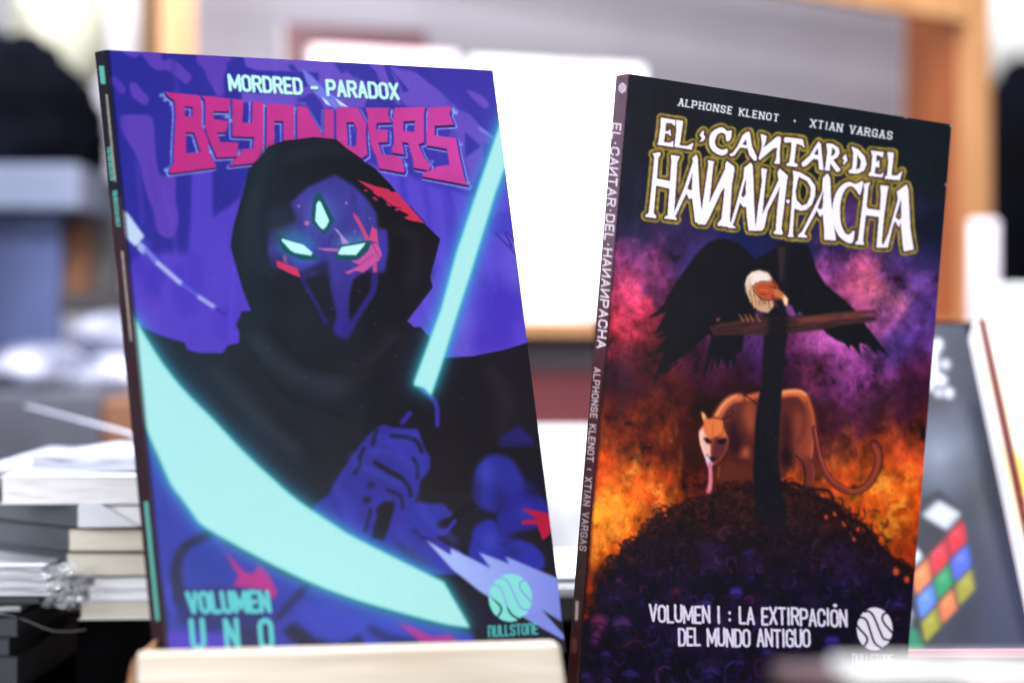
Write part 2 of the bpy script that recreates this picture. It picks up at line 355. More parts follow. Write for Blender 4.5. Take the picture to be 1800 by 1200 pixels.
    # face in the hood
    face = [(588, 307), (620, 325), (645, 350), (662, 375), (664, 400), (680, 405), (683, 440), (676, 478), (662, 480), (650, 476), (632, 484), (621, 491), (615, 519), (613, 556), (624, 574), (610, 598), (588, 588), (585, 574), (591, 554), (582, 516), (574, 480), (556, 468), (530, 480), (505, 470), (478, 472), (470, 440), (474, 405), (520, 388), (511, 356), (540, 330)]
    mf = blur(cv.mask(face), 1.5)
    fy = np.clip((Y - 460) / 120., 0, 1)[..., None]
    cv.put(mf, (np.array([62, 58, 148]) * (1 - fy) + np.array([48, 38, 128]) * fy) / 255. * (.88 + .25 * vnoise(H, W, 26, rs, 3, (.5, 1.5))[..., None]))
    cv.dot(487, 400, 22, 34, (40, 48, 70), .75, 9); cv.dot(500, 380, 24, 20, (38, 46, 66), .7, 8)
    cv.dot(485, 465, 22, 16, (34, 38, 60), .7, 8)
    Fa([(640, 930), (760, 900), (770, 1200), (560, 1200), (400, 1100), (460, 1050)], (34, 32, 60), .85, soft=4)
    cv.dot(548, 480, 18, 9, (52, 54, 120), .7, 5)
    for p in ([(527, 480), (536, 486), (552, 521), (571, 557), (582, 560), (577, 569), (569, 565), (558, 543), (533, 500)], [(653, 477), (664, 477), (662, 510), (646, 538), (632, 560), (621, 576), (617, 565), (637, 532), (651, 508)]):
        cv.poly(p, (46, 38, 122), .95, 1, smooth=1)
    cv.poly([(623, 492), (634, 484), (652, 486), (648, 508), (634, 534), (618, 556), (614, 545), (617, 515)], (26, 24, 36), 1, 1)
    cv.poly([(534, 492), (573, 482), (582, 516), (589, 550), (576, 556), (555, 522)], (28, 30, 44), .9, 2)
    cv.poly([(572, 548), (592, 552), (586, 572), (574, 566)], (30, 28, 50), .7, 2)
    Fa([(1420, 540), (1475, 530), (1480, 700), (1440, 1000), (1400, 980), (1420, 800)], (66, 50, 166), .8, soft=1)
    cv.dot(566, 376, 30, 34, (84, 110, 190), .55, 10); cv.dot(520, 430, 34, 20, (50, 130, 190), .7, 8); cv.dot(623, 428, 34, 14, (84, 150, 196), .6, 7); cv.dot(535, 456, 24, 8, (60, 110, 200), .6, 5)
    cv.dot(508, 410, 26, 8, (52, 110, 130), .5, 5)
    TE = (20, 82, 92); IN = (192, 252, 250)
    Fa([(630, 55), (665, 75), (700, 140), (830, 400), (790, 480), (710, 582), (600, 480), (542, 420), (555, 250), (570, 150), (600, 80)], TE, soft=0)
    Fa([(640, 160), (665, 180), (768, 410), (725, 490), (695, 518), (655, 495), (593, 410), (610, 200)], IN, smooth=False)
    Fa([(120, 590), (430, 690), (560, 820), (650, 872), (570, 898), (400, 890), (190, 785)], TE, soft=0)
    Fa([(185, 632), (450, 708), (560, 808), (540, 842), (340, 808), (285, 775), (172, 652)], IN)
    Fa([(825, 888), (905, 715), (1200, 662), (1320, 665), (1262, 740), (1230, 800), (1100, 905), (840, 890)], TE)
    Fa([(875, 822), (918, 737), (1220, 683), (1190, 730), (1100, 835), (890, 830)], IN)
    Fa([(1290, 690), (1370, 690), (1425, 830), (1400, 890), (1190, 1050), (1090, 1030), (1000, 1072), (960, 1050), (1060, 1010), (1145, 960), (1040, 912), (1130, 893), (1250, 790)], (204, 84, 160), .95)
    Fa([(1300, 462), (1315, 500), (1355, 510), (1378, 690), (1265, 650)], (216, 72, 128), .95)
    Fa([(1065, 305), (1130, 370), (1230, 560), (1275, 650), (1215, 650), (1160, 520), (1070, 360)], (212, 66, 120), .95)
    Fa([(820, 500), (870, 520), (990, 660), (1030, 690), (930, 700), (900, 590)], (182, 148, 212), .9)
    Fa([(600, 752), (760, 748), (880, 758), (900, 790), (740, 785)], (184, 110, 176), .9)
    Fa([(112, 900), (180, 925), (370, 1000), (412, 1112), (330, 1085), (125, 985)], (216, 56, 104), .95)
    Fa([(190, 850), (235, 840), (250, 940), (205, 925)], (150, 90, 150), .8)
    Fa([(1310, 960), (1360, 930), (1360, 1050), (1310, 1050)], (206, 80, 130), .9)
    for x, y, r in ((490, 440, 30), (980, 190, 16), (390, 230, 16), (1085, 545, 12), (1270, 380, 10)): cv.dot(470 + x * fk, 330 + y * fk, r * fk, r * fk, (190, 110, 160), .9)
    cv.line(tr(470, 330, fk, [(760, 720), (780, 630), (850, 575)]), 1.5, (44, 40, 110)); cv.line(tr(470, 330, fk, [(1140, 960), (1320, 830)]), 1, (110, 40, 110)); cv.line(tr(470, 330, fk, [(1290, 680), (1400, 880)]), 1.2, (120, 40, 110))
    # body, arms and hand
    BL = (50, 48, 150)
    left_low = [(262, 770), (290, 830), (330, 890), (400, 955), (500, 1010), (640, 1062), (740, 1092), (830, 1112), (860, 1190), (180, 1190), (230, 700)]
    cv.poly(left_low, (50, 58, 164), 1, 3)
    G([(0, 0), (90, 0), (240, 640), (270, 900), (250, 1000), (0, 1000)], (30, 30, 52), .9, soft=3)
    cv.line(tr(230, 900, .25, [(560, 150), (400, 230), (330, 330), (320, 470), (350, 620)]), 15, (30, 36, 70), .95, 3, w1=22)
    cv.line(tr(230, 900, .25, [(270, 520), (270, 640), (330, 720)]), 7, (64, 70, 190), .8, 2)
    G([(330, 560), (420, 540), (560, 520), (980, 540), (1000, 700), (820, 830), (560, 850), (330, 780)], (34, 38, 96), .8, soft=5)
    G([(420, 270), (560, 210), (700, 300), (720, 480), (560, 500), (420, 470), (390, 370)], (40, 58, 156), .9, soft=5)
    G([(240, 830), (420, 860), (680, 850), (690, 1000), (240, 1000)], (80, 56, 190), .85, soft=4)
    G([(700, 830), (1000, 760), (1010, 960), (700, 1000)], (32, 34, 70), .8, soft=4)
    cv.line(tr(230, 900, .25, [(1250, 500), (1140, 620), (1030, 740)]), 13, (34, 38, 84), .9, 3)
    G([(1060, 830), (1150, 770), (1300, 890), (1450, 930), (1620, 880), (1620, 960), (1200, 960)], (26, 24, 50), .9, soft=4)
    G([(1200, 650), (1400, 640), (1600, 720), (1620, 860), (1450, 900), (1300, 850), (1180, 740)], (56, 66, 184), .9, soft=5)
    Hh([(0, 720), (250, 730), (600, 830), (800, 860), (900, 980), (0, 980)], (60, 70, 190), .8, soft=6)
    Hh([(0, 870), (60, 850), (90, 980), (-40, 980)], (30, 32, 80), .8, soft=3)
    cv.line(tr(620, 900, .25, [(130, 820), (220, 870), (330, 900), (480, 920)]), 16, (36, 38, 100), .85, 4)
    Hh([(300, 765), (420, 800), (560, 870), (680, 850), (740, 900), (770, 980), (520, 980), (450, 890)], (176, 50, 140), .9, soft=2)
    G([(645, 255), (720, 330), (800, 420), (860, 430), (900, 355), (975, 440), (1030, 560), (1000, 620), (950, 545), (780, 525), (715, 515), (760, 450)], (180, 44, 130), .95, soft=2)
    arm = h1([(190, 1200), (440, 850), (510, 760), (600, 680), (680, 628), (770, 662), (1040, 678), (1072, 740), (1110, 870), (1180, 980), (1175, 1100), (1110, 1190)]) + h2([(1070, 280), (1062, 400), (1010, 480), (1340, 490), (1460, 510), (1400, 640), (1240, 700), (1260, 760), (1500, 820), (1500, 1250), (900, 1260), (-100, 620), (-20, 500), (100, 420), (200, 240)])
    cv.poly(arm, BL, 1, 1)
    cv.put(mc * 0 + blur(cv.mask(arm), 1), cv.im * (.86 + .3 * vnoise(H, W, 50, rs, 3)[..., None]))
    BK = (28, 26, 40)
    cv.poly(h2([(700, 480), (800, 490), (805, 540), (740, 760), (690, 900), (560, 870), (580, 740), (620, 640), (600, 580), (650, 510)]), BK, 1, 1)
    for p, w in ((h1([(770, 755), (960, 775), (1040, 820), (1090, 920)]), 8), (h1([(590, 1030), (760, 1130), (880, 1190)]), 7), (h2([(600, 80), (760, 190), (880, 250), (955, 340), (970, 425)]), 6.5), (h2([(1000, 30), (1040, 120), (1045, 230)]), 6.5), (h2([(720, 360), (840, 410), (880, 470), (885, 560)]), 5),
                 (h2([(550, 570), (530, 660), (490, 800)]), 6), (h1([(610, 700), (570, 850)]), 7), (h1([(480, 880), (440, 960), (435, 1060)]), 6), (h2([(420, 20), (440, 100), (380, 190)]), 6)):
        cv.line(p, w, BK, .9, 1.2)
    cv.dot(652, 852, 6, 5, BK, .9, 2); cv.dot(645, 878, 8, 7, BK, .9, 2)
    cv.poly(h2([(940, 640), (1010, 510), (1320, 510), (1300, 650), (1200, 760), (1080, 780), (980, 720)]), (46, 52, 158), 1, 2)
    cv.line(h2([(1000, 780), (1080, 850), (1200, 900)]), 7, (34, 34, 96), .9, 2)
    cv.line(h2([(1090, 820), (1220, 830), (1340, 800), (1440, 690)]), 7, (54, 50, 170), 1, 1)
    cv.poly(h2([(1240, 850), (1360, 830), (1450, 720), (1700, 500), (1900, 560), (1900, 1020), (1560, 1020), (1400, 960), (1280, 900)]), BK, 1, 1)
    cv.poly(h2([(1060, 420), (1400, 400), (1700, 380), (1560, 500), (1400, 600), (1330, 510), (1020, 495)]), (30, 26, 36), 1, 2)
    cv.poly(h2([(780, 900), (960, 940), (1150, 1060), (1250, 1180), (1000, 1110), (820, 960)]), (44, 48, 90), .8, 3)
    for p, w, c in (([(618, 800), (640, 820), (700, 850)], 10, (66, 70, 186)), ([(650, 790), (700, 800), (740, 830)], 9, (62, 66, 180)), ([(610, 850), (630, 880), (650, 930)], 12, (40, 38, 118)), ([(590, 850), (600, 880), (620, 920)], 9, (66, 62, 178)),
                    ([(735, 880), (760, 920), (800, 950)], 12, (64, 68, 182)), ([(700, 930), (720, 960), (760, 990)], 14, (62, 62, 176)), ([(660, 765), (700, 772), (730, 765)], 6, (66, 68, 184))):
        cv.line(p, w, c, .5, 4)
    # hilt
    cv.poly(h1([(1010, 230), (1190, 330), (1250, 450), (1270, 640), (1090, 720), (1070, 680), (880, 660), (860, 560), (960, 470), (1000, 330)]), (26, 24, 34), 1, 2)
    cv.line(h1([(1080, 245), (1190, 350), (1245, 440), (1252, 640)]), 8, (56, 48, 162), 1, 1)
    cv.line(h1([(885, 610), (960, 520)]), 9, (52, 42, 150), 1, 1)
    F([(955, 660), (1000, 590), (1060, 550), (1180, 580), (1260, 700), (1330, 760), (1200, 800), (1130, 850), (1080, 900), (1000, 880), (950, 820)], (44, 46, 146), soft=3, smooth=1)
    F([(1150, 800), (1300, 770), (1400, 850), (1420, 950), (1330, 1000), (1200, 1030), (1120, 1080), (1090, 980), (1100, 900)], (40, 38, 140), soft=3, smooth=1)
    F([(940, 1040), (1000, 960), (1080, 960), (1120, 1060), (1200, 1060), (1350, 1130), (1350, 1260), (950, 1260)], (42, 46, 158), soft=2, smooth=1)
    F([(1110, 450), (1220, 370), (1300, 440), (1330, 500), (1100, 500)], (40, 34, 112), .9, soft=3)
    cv.line(tr(560, 640, .2875, [(1090, 470), (1200, 480), (1340, 500)]), 3, (28, 26, 60), .9, 1)
    cv.line(tr(560, 640, .2875, [(1110, 1100), (1180, 1080), (1260, 1040)]), 4, (26, 26, 70), .9, 2)
    for x, y, a, b, c, q in ((856, 830, 14, 22, (62, 70, 184), .6), (880, 880, 12, 26, (34, 30, 104), .7), (925, 900, 16, 14, (58, 56, 168), .6), (860, 950, 14, 18, (62, 68, 184), .6), (900, 970, 18, 10, (34, 32, 110), .7), (838, 865, 5, 24, (28, 26, 60), .7), (940, 850, 20, 26, (24, 22, 50), .6)):
        cv.dot(x, y, a, b, c, q, 5)
    F([(1240, 880), (1310, 890), (1400, 908), (1435, 940), (1412, 1040), (1370, 1075), (1335, 975), (1240, 978), (1245, 955), (1335, 945)], (176, 16, 62), soft=0)
    # star burst behind the emblem
    st = tr(620, 900, .25, [(512, 190), (690, 300), (688, 250), (970, 392), (885, 278), (1100, 360), (1072, 308), (1450, 465), (1470, 770), (1325, 682), (1480, 855), (1490, 900), (1290, 790), (900, 560), (700, 400)])
    ms = blur(cv.mask(st), 1)
    q = np.clip((X - 780) / 200., 0, 1)[..., None]
    cv.put(ms, (np.array([166, 186, 248]) * (1 - q) + np.array([126, 138, 226]) * q) / 255.)
    Hh([(830, 570), (960, 640), (1060, 760), (1300, 790), (1480, 900), (1500, 1000), (960, 1000), (900, 800)], (26, 24, 46), .95, soft=2)
    cv.poly(tr(620, 900, .25, [(1290, 790), (1200, 730), (1330, 685), (1480, 860), (1480, 895)]), (130, 142, 228), .95, 1)
    emblem(cv, 897, 1050, 38, 42, (130, 224, 216), None, 3.2)
    a = cv.text('nULLSTOnE', (860, 1118), (945, 1113), (-1, -18), 3.0, .3); cv.put(a, (88, 200, 196), .95)
    a = cv.text('VOLUMEN', (334, 1075), (474, 1073), (-5, -33), 8.2, .34); cv.put(a, (92, 206, 208), .95)
    for c, x in (('U', 337), ('N', 397), ('O', 457)):
        a = cv.text(c, (x + 3, 1138), (x + 22, 1137), (-4, -48), 9, .1); cv.put(a, (92, 206, 208), .95)
    # glowing blades
    Xr = (X > 700)
    blade = catmull([(245, 685), (251, 735), (262, 765), (282, 810), (300, 850), (320, 877), (337, 900), (355, 922), (405, 952), (480, 992), (555, 1027), (625, 1053), (682, 1070), (745, 1087), (790, 1098)], 4, False) + [(827, 1103), (780, 1022)] + \
            catmull([(780, 1022), (695, 980), (620, 942), (600, 930), (525, 880), (475, 837), (425, 790), (375, 737), (325, 687), (287, 640), (255, 590)], 4, False) + [(231, 548), (237, 620), (240, 650)]
    sword = [(880, 214), (905, 160), (920, 200), (900, 260), (871, 340), (827, 483), (800, 565), (777, 640), (758, 696), (745, 682), (735, 679), (727, 678), (728, 670), (775, 543), (802, 444), (837, 340)]
    for pts, w1, w2 in ((blade, 11, 26), (sword, 10, 24)):
        mb = cv.mask(pts)
        g2 = np.clip(blur(dilate(mb, 4), w2) * 1.5, 0, 1); g1 = np.clip(blur(dilate(mb, 6), w1) * 1.5, 0, 1)
        cv.im = cv.im + (1 - cv.im) * g2[..., None] * np.array([.01, .10, .18])
        lum = cv.im[..., 2:3]
        tone = np.array([40, 118, 130]) / 255. * (1 - np.clip(lum * 1.5 - .25, 0, 1)) + np.array([66, 150, 214]) / 255. * np.clip(lum * 1.5 - .25, 0, 1)
        cv.im += (tone - cv.im) * (g1 ** 1.3 * .92)[..., None]
        cv.put(blur(mb, 2), (112, 222, 216)); cv.put(mb * blur(mb, 2) ** 2, (170, 232, 233) if w1 == 11 else (176, 238, 239))
    # dark crease line beside the spine, spine print with painted glints
    crease = lambda y: 187 + (y - 88) * .0995
    e = crease(Y)
    cv.im *= (1 - .6 * np.clip(1 - np.abs(X - e - 2.5) / 4, 0, 1))[..., None]
    sp = X < e
    spine = np.empty_like(cv.im); spine[:] = np.array([64, 42, 52]) / 255.
    spine *= (.8 + .4 * vnoise(H, W, 30, rs, 4, (.3, 2.)))[..., None]
    top = (Y < 345)[..., None]; spine = np.where(top, np.array([34, 34, 46]) / 255., spine)
    d = X - (e - 5)
    glint = np.clip(1 - np.abs(d + 3) / 3., 0, 1) * (((Y > 165) & (Y < 320)) | ((Y > 440) & (Y < 600))) * (.8 + .6 * vnoise(H, W, 6, rs, 3))  # highlight streaks painted into the spine colour
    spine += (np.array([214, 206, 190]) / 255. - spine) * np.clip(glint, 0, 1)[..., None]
    def tealband(y0, y1, off, w, seg):
        m = (np.abs(X - (e - off)) < w) & (Y > y0) & (Y < y1)
        if seg: m = m & (((Y * .55).astype(int) % 3 != 0))
        return m
    for y0, y1, off, w, seg in ((115, 148, 12, 4.5, 0), (256, 318, 13, 4, 1), (332, 398, 10.5, 4, 1), (880, 1090, 10, 3.5, 0)):
        m = tealband(y0, y1, off, w, seg)
        spine[m] = np.array([112, 208, 196]) / 255.
    cv.im = np.where(sp[..., None], spine, cv.im)
    # specks of wear
    for _ in range(70):
        x = rs.randint(230, 960); y = rs.randint(100, 900); cv.dot(x, y, .8, .8, (190, 200, 235), .5)
    return cv
def paint_right():
    """Front cover and spine of the black, red and orange comic, in tracing units."""
    rs = np.random.RandomState(11)
    cv = Canvas(985, 120, 1685, 1212, (20, 24, 36))
    H, W = cv.H, cv.W
    X, Y = np.meshgrid(np.arange(W) + cv.x0 + .5, np.arange(H) + cv.y0 + .5)
    pts = '''1150 160 22 24 38;1400 250 19 25 36;1640 300 20 27 37;1120 340 20 24 48;1640 410 24 29 56;1250 330 20 24 40
    1110 405 36 32 76;1200 430 48 36 92;1300 430 28 34 90;1480 445 40 38 104;1600 450 36 34 88;1400 430 30 32 84
    1085 460 120 44 104;1120 455 96 44 100;1150 490 110 44 96;1210 450 62 44 112;1180 520 70 30 70
    1095 520 214 66 120;1100 490 196 62 116;1110 560 214 60 92;1125 545 196 54 92;1085 590 176 44 66;1110 620 118 34 60;1075 640 74 28 62;1150 580 120 36 56;1080 680 60 26 56;1140 640 90 30 50
    1470 470 130 58 130;1500 480 196 78 140;1530 500 226 104 150;1560 525 214 116 170;1590 490 92 54 134;1620 540 84 50 140;1560 575 150 80 180;1500 540 150 60 120;1530 560 190 90 160
    1570 610 66 50 140;1600 600 80 46 130;1440 600 186 84 180;1400 605 160 64 150;1480 640 176 76 176;1520 660 172 74 176;1550 640 150 70 170;1610 650 110 40 96;1470 690 150 64 160;1600 690 96 36 90;1540 700 110 50 120
    1270 600 120 46 120;1320 620 80 40 110;1240 640 84 32 70;1390 650 96 44 100;1430 660 150 56 110;1340 640 90 40 120;1300 660 96 36 70
    1180 690 120 42 50;1100 700 96 30 50;1150 715 160 56 44;1250 720 74 26 46;1300 700 70 28 50;1400 720 70 30 60;1440 730 92 36 70;1500 740 100 40 96;1560 745 100 40 70;1620 720 120 40 80
    1075 720 150 44 44;1065 760 214 82 36;1100 770 186 64 36;1140 780 150 48 40;1200 770 100 32 44;1230 800 120 40 40
    1050 830 226 92 32;1100 830 228 104 38;1140 840 224 96 34;1180 850 196 72 34;1080 880 236 128 38;1060 910 244 160 44;1095 905 244 160 40;1040 960 238 124 32;1110 940 228 100 30;1150 890 216 90 32;1030 1010 220 80 30;1210 850 150 50 36
    1440 790 96 40 50;1480 790 110 44 46;1420 830 130 50 40;1500 830 190 80 40;1540 790 150 56 46;1580 780 196 76 44;1560 840 232 112 36;1590 860 226 96 30;1530 870 236 116 36;1480 870 210 88 38;1580 920 228 98 26;1550 930 230 104 30;1600 980 196 70 24;1390 850 214 90 40;1440 865 190 72 38;1500 900 220 90 30;1620 760 130 44 56;1610 820 180 70 40
    1320 750 80 28 44;1390 760 76 30 50;1600 1040 40 20 60;1300 900 34 22 34;1300 830 110 40 36;1240 860 140 50 36;1360 800 90 30 30'''
    C = np.array([[float(v) for v in q.split()] for q in pts.replace('\n', ';').split(';') if q.strip()])
    band = np.exp(-((C[:, 1] - 705) / 62.) ** 2) * .42 + np.exp(-((C[:, 0] - 1300) / 90.) ** 2 - ((C[:, 1] - 770) / 110.) ** 2) * .42 + np.exp(-((C[:, 0] - 1215) / 34.) ** 2 - ((C[:, 1] - 810) / 60.) ** 2) * .4
    C[:, 2:] *= (1 - np.clip(band, 0, .6))[:, None]
    C[:, 4] *= np.where(C[:, 1] > 690, .8, 1)
    dx = (vnoise(H, W, 30, rs, 5) - .5) * 56; dy = (vnoise(H, W, 30, rs, 5) - .5) * 56
    st = 2
    xs = (X + dx)[::st, ::st]; ys = (Y + dy)[::st, ::st]
    num = np.zeros(xs.shape + (3,)); den = np.zeros(xs.shape)
    for x, y, r, g, b in C:
        w = np.exp(-((xs - x) ** 2 + (ys - y) ** 2) / 700.) + .02 * np.exp(-((xs - x) ** 2 + (ys - y) ** 2) / 6000.) + 1e-9
        num += w[..., None] * (r, g, b); den += w
    f = (num / den[..., None] / 255.).repeat(st, 0).repeat(st, 1)[:H, :W]
    amt = np.clip((f[..., :1] - .12) * 4, 0, 1)
    n1 = vnoise(H, W, 12, rs, 4)[..., None]; n2 = vnoise(H, W, 44, rs, 5, (.9, 1.2))[..., None]
    nf_ = vnoise(H, W, 24, rs, 5, (.8, 1.5))[..., None]; fm = np.clip((f[..., :1] - .5) * 4, 0, 1) * np.clip(1 - f[..., 2:3] * 3, 0, 1)
    n2 = n2 * (1 - fm * .7) + nf_ * fm * .7; n1 = n1 * (1 - fm * .6) + nf_ * fm * .6
    mott = (.86 + amt * ((n1 - .5) * .75 + (n2 - .5) * 1.2))
    hot = np.clip(n2 * 2.6 - 1.3, 0, 1) * amt
    f = f * mott; f[..., 1:2] += hot * .04 * f[..., :1] ; dk = np.clip(.36 - n1 * .5 - n2 * .5, 0, 1) * 5 * amt
    f *= 1 - np.clip(dk, 0, .75)
    f = np.clip(f, 0, 1.2); mx_ = f.max(2, keepdims=True); f = mx_ * (f / np.maximum(mx_, 1e-4)) ** 1.04; f[..., 1] *= np.where((f[..., 0] > .6) & (f[..., 2] < .3), .86, 1); f[..., 2] *= .95
    f *= .82 + .3 * np.clip(vnoise(H, W, 70, rs, 4)[..., None] * 2.4 - .6, 0, 1)
    cv.im = f
    for x, y, a, b in ((1085, 905, 20, 40), (1098, 935, 24, 22), (1050, 960, 14, 46), (1150, 870, 26, 30), (1545, 850, 30, 26), (1578, 890, 24, 40), (1110, 830, 16, 30), (1560, 930, 30, 18), (1600, 840, 14, 26), (1060, 880, 16, 30)):
        t_ = np.arange(20) * math.pi / 10
        m_ = blur(cv.mask([(x + a * math.cos(q) * rs.uniform(.6, 1.2), y + b * math.sin(q) * rs.uniform(.6, 1.2)) for q in t_]), 6)
        cv.put(m_ * np.clip(vnoise(H, W, 12, rs, 3) * 2.6 - .8, 0, 1), (250, 160, 54), .75)
    # little paint dabs
    for _ in range(1700):
        x = rs.uniform(1030, 1640); y = rs.uniform(440, 980)
        b = cv.im[min(int(y - cv.y0), H - 1), min(int(x - cv.x0), W - 1)] * 255
        if b[0] < 60: continue
        s_ = rs.choice([.5, .66, .78, 1.25, 1.4]); L = rs.uniform(2, 9); a = rs.uniform(-2.2, -.9)
        cv.line([(x, y), (x + L * math.cos(a), y + L * math.sin(a))], rs.uniform(1.2, 3.2), np.clip(b * s_, 0, 250), .45, 0)
    for _ in range(60):
        x = rs.choice([rs.uniform(1045, 1200), rs.uniform(1440, 1620)]); y = rs.uniform(760, 930); h = rs.uniform(14, 40)
        cv.poly([(x - 3, y), (x + rs.uniform(-4, 4), y - h), (x + 3, y)], (246, 158, 52), .28, 2)
    z3 = lambda p: tr(1100, 300, .3375, p); z4 = lambda p: tr(1120, 400, .3125, p); z5 = lambda p: tr(1160, 650, .275, p)
    BK = (15, 18, 25)
    # puma
    def P5(p, c, al, so): cv.poly(z5(p), c, al, so)
    def D5(x, y, rx, ry, c, al, so): cv.dot(1160 + x * .275, 650 + y * .275, rx * .275, ry * .275, c, al, so)
    body = [(350, 300), (385, 240), (430, 190), (490, 158), (530, 168), (560, 162), (600, 150), (640, 140), (765, 135), (830, 124), (900, 127), (938, 150), (965, 205), (988, 290), (996, 380), (986, 480), (976, 560), (994, 610), (986, 700), (976, 775), (908, 775), (926, 700), (915, 640), (890, 580), (860, 545), (830, 610), (800, 690), (640, 690), (640, 605), (570, 590), (520, 572), (440, 575), (400, 420)]
    P5([(380, 600), (560, 590), (640, 620), (640, 720), (520, 730), (380, 735), (350, 700)], (84, 38, 30), .6, 6)
    P5(body, (84, 36, 34), 1, 1)
    D5(890, 420, 80, 170, (138, 60, 44), .9, 8); D5(812, 420, 36, 150, (40, 19, 26), .9, 6); D5(810, 560, 40, 70, (26, 14, 22), .9, 5)
    D5(575, 300, 46, 110, (156, 70, 46), .9, 6); D5(545, 525, 36, 34, (200, 98, 56), .85, 4); D5(600, 520, 24, 50, (60, 26, 30), .7, 4)
    D5(478, 440, 54, 120, (38, 18, 26), .95, 6); D5(520, 360, 26, 60, (96, 42, 38), .6, 5)
    cv.line(z5([(365, 300), (405, 235), (455, 188), (510, 176)]), 15, (206, 104, 66), .95, 2)
    cv.line(z5([(560, 178), (600, 168), (640, 158)]), 10, (204, 100, 62), .9, 2)
    cv.line(z5([(770, 155), (840, 145), (895, 150), (930, 180)]), 12, (222, 114, 66), .95, 2)
    cv.line(z5([(925, 175), (955, 250), (970, 340), (965, 440), (950, 540)]), 11, (164, 74, 48), .9, 4)
    cv.line(z5([(358, 292), (398, 232), (440, 190), (490, 164)]), 3, (244, 168, 122), .85, 1)
    cv.line(z5([(775, 142), (840, 134), (898, 136), (935, 160)]), 3.5, (246, 172, 118), .85, 1)
    cv.line(z5([(950, 190), (976, 280), (985, 380), (975, 480), (966, 560)]), 3, (206, 100, 60), .8, 1)
    cv.line(z5([(905, 215), (925, 300), (915, 400), (880, 470)]), 4, (60, 25, 30), .6, 3)
    cv.line(z5([(955, 590), (965, 660), (950, 755)]), 12, (106, 44, 38), .95, 2); cv.line(z5([(978, 600), (984, 680), (972, 760)]), 2, (170, 78, 54), .7, 1)
    cv.line(z5([(870, 545), (915, 600), (928, 690), (912, 770)]), 2, (36, 16, 24), .9)
    cv.line(z5([(540, 162), (585, 188), (618, 220)]), 2, (40, 18, 26), .95); cv.line(z5([(415, 330), (470, 265), (500, 215)]), 3, (120, 54, 42), .7, 2)
    cv.line(z5([(345, 305), (400, 315), (450, 290), (470, 262)]), 2, (36, 16, 24), .9)
    for k in range(40):
        x = rs.uniform(370, 960); y = rs.uniform(170, 520)
        if 640 < x < 765: continue
        cv.line(z5([(x, y), (x + rs.uniform(-8, 20), y + rs.uniform(15, 40))]), 1, (190, 92, 60) if rs.rand() < .4 else (48, 22, 28), .3, .5)
    # puma tail
    t = z5([(985, 370), (1008, 500), (1050, 640), (1120, 730), (1220, 775), (1320, 740), (1385, 640), (1398, 540), (1372, 480)])
    cv.line(t, 8, (40, 16, 24), .9, 1, w1=17); cv.line(t, 5, (122, 50, 44), 1, .6, w1=12)
    cv.line([(x - 1.5, y + 2) for x, y in t[4:]], 6, (150, 66, 36), .8, 2)
    cv.line([(x + 2, y - 2) for x, y in t[:5]], 1.3, (206, 100, 70), .8)
    # puma head
    cv.poly(z5([(262, 262), (285, 275), (305, 310), (340, 302), (400, 312), (412, 380), (440, 440), (430, 500), (400, 560), (345, 605), (315, 615), (290, 560), (262, 480), (248, 420), (255, 380), (282, 340), (262, 300)]), (206, 104, 60), 1, .6)
    cv.poly(z5([(340, 430), (440, 430), (430, 500), (400, 560), (345, 605), (330, 540)]), (74, 30, 40), .9, 2)
    cv.poly(z5([(250, 390), (275, 370), (300, 430), (320, 500), (320, 600), (290, 560), (258, 470)]), (232, 184, 176), .9, 1)
    cv.poly(z5([(285, 540), (320, 560), (335, 600), (312, 630), (296, 590)]), (214, 190, 224), .95, .6)
    cv.poly(z5([(262, 268), (285, 282), (304, 318), (285, 322), (268, 300)]), (226, 172, 110), 1, .4)
    cv.line(z5([(262, 270), (268, 330)]), 1.6, (40, 16, 24))
    for p, w in (([(285, 440), (325, 465)], 3.2), ([(370, 455), (420, 450)], 3.2), ([(330, 440), (335, 540)], 1.4), ([(300, 540), (345, 575), (370, 560)], 2.2), ([(290, 310), (345, 302), (405, 318)], 1.6), ([(345, 440), (400, 400), (410, 330)], 1.2), ([(400, 560), (480, 575), (570, 580)], 1.8), ([(455, 560), (530, 590)], 1)):
        cv.line(z5(p), w, (44, 18, 28), .85, .5)
    P5([(282, 432), (300, 432), (330, 452), (326, 478), (296, 466)], (34, 14, 24), .95, .4); P5([(368, 452), (400, 440), (425, 446), (410, 472), (375, 474)], (26, 12, 20), .95, .4)
    P5([(318, 552), (352, 552), (344, 588), (326, 586)], (34, 14, 24), .95, .4); cv.line(z5([(318, 470), (312, 520), (318, 552)]), 2.4, (236, 190, 196), .8, .6); cv.line(z5([(262, 400), (262, 460), (285, 540)]), 2, (250, 222, 216), .85, .5)
    P5([(292, 330), (345, 322), (395, 332), (398, 400), (345, 425), (300, 415)], (226, 116, 62), .7, 2); cv.line(z5([(340, 340), (336, 420)]), 1.6, (150, 62, 40), .7, .6)
    cv.line(z5([(320, 600), (325, 700), (312, 775)]), 6.5, (204, 104, 134), .95, .8, w1=9); cv.line(z5([(322, 620), (322, 760)]), 2, (236, 176, 196), .7, .6)
    cv.poly(z5([(390, 600), (600, 580), (640, 700), (520, 720), (380, 740), (350, 700)]), (88, 40, 32), .6, 6)
    cv.line(z5([(380, 620), (370, 690)]), 2.5, (170, 80, 50), .8, 1)
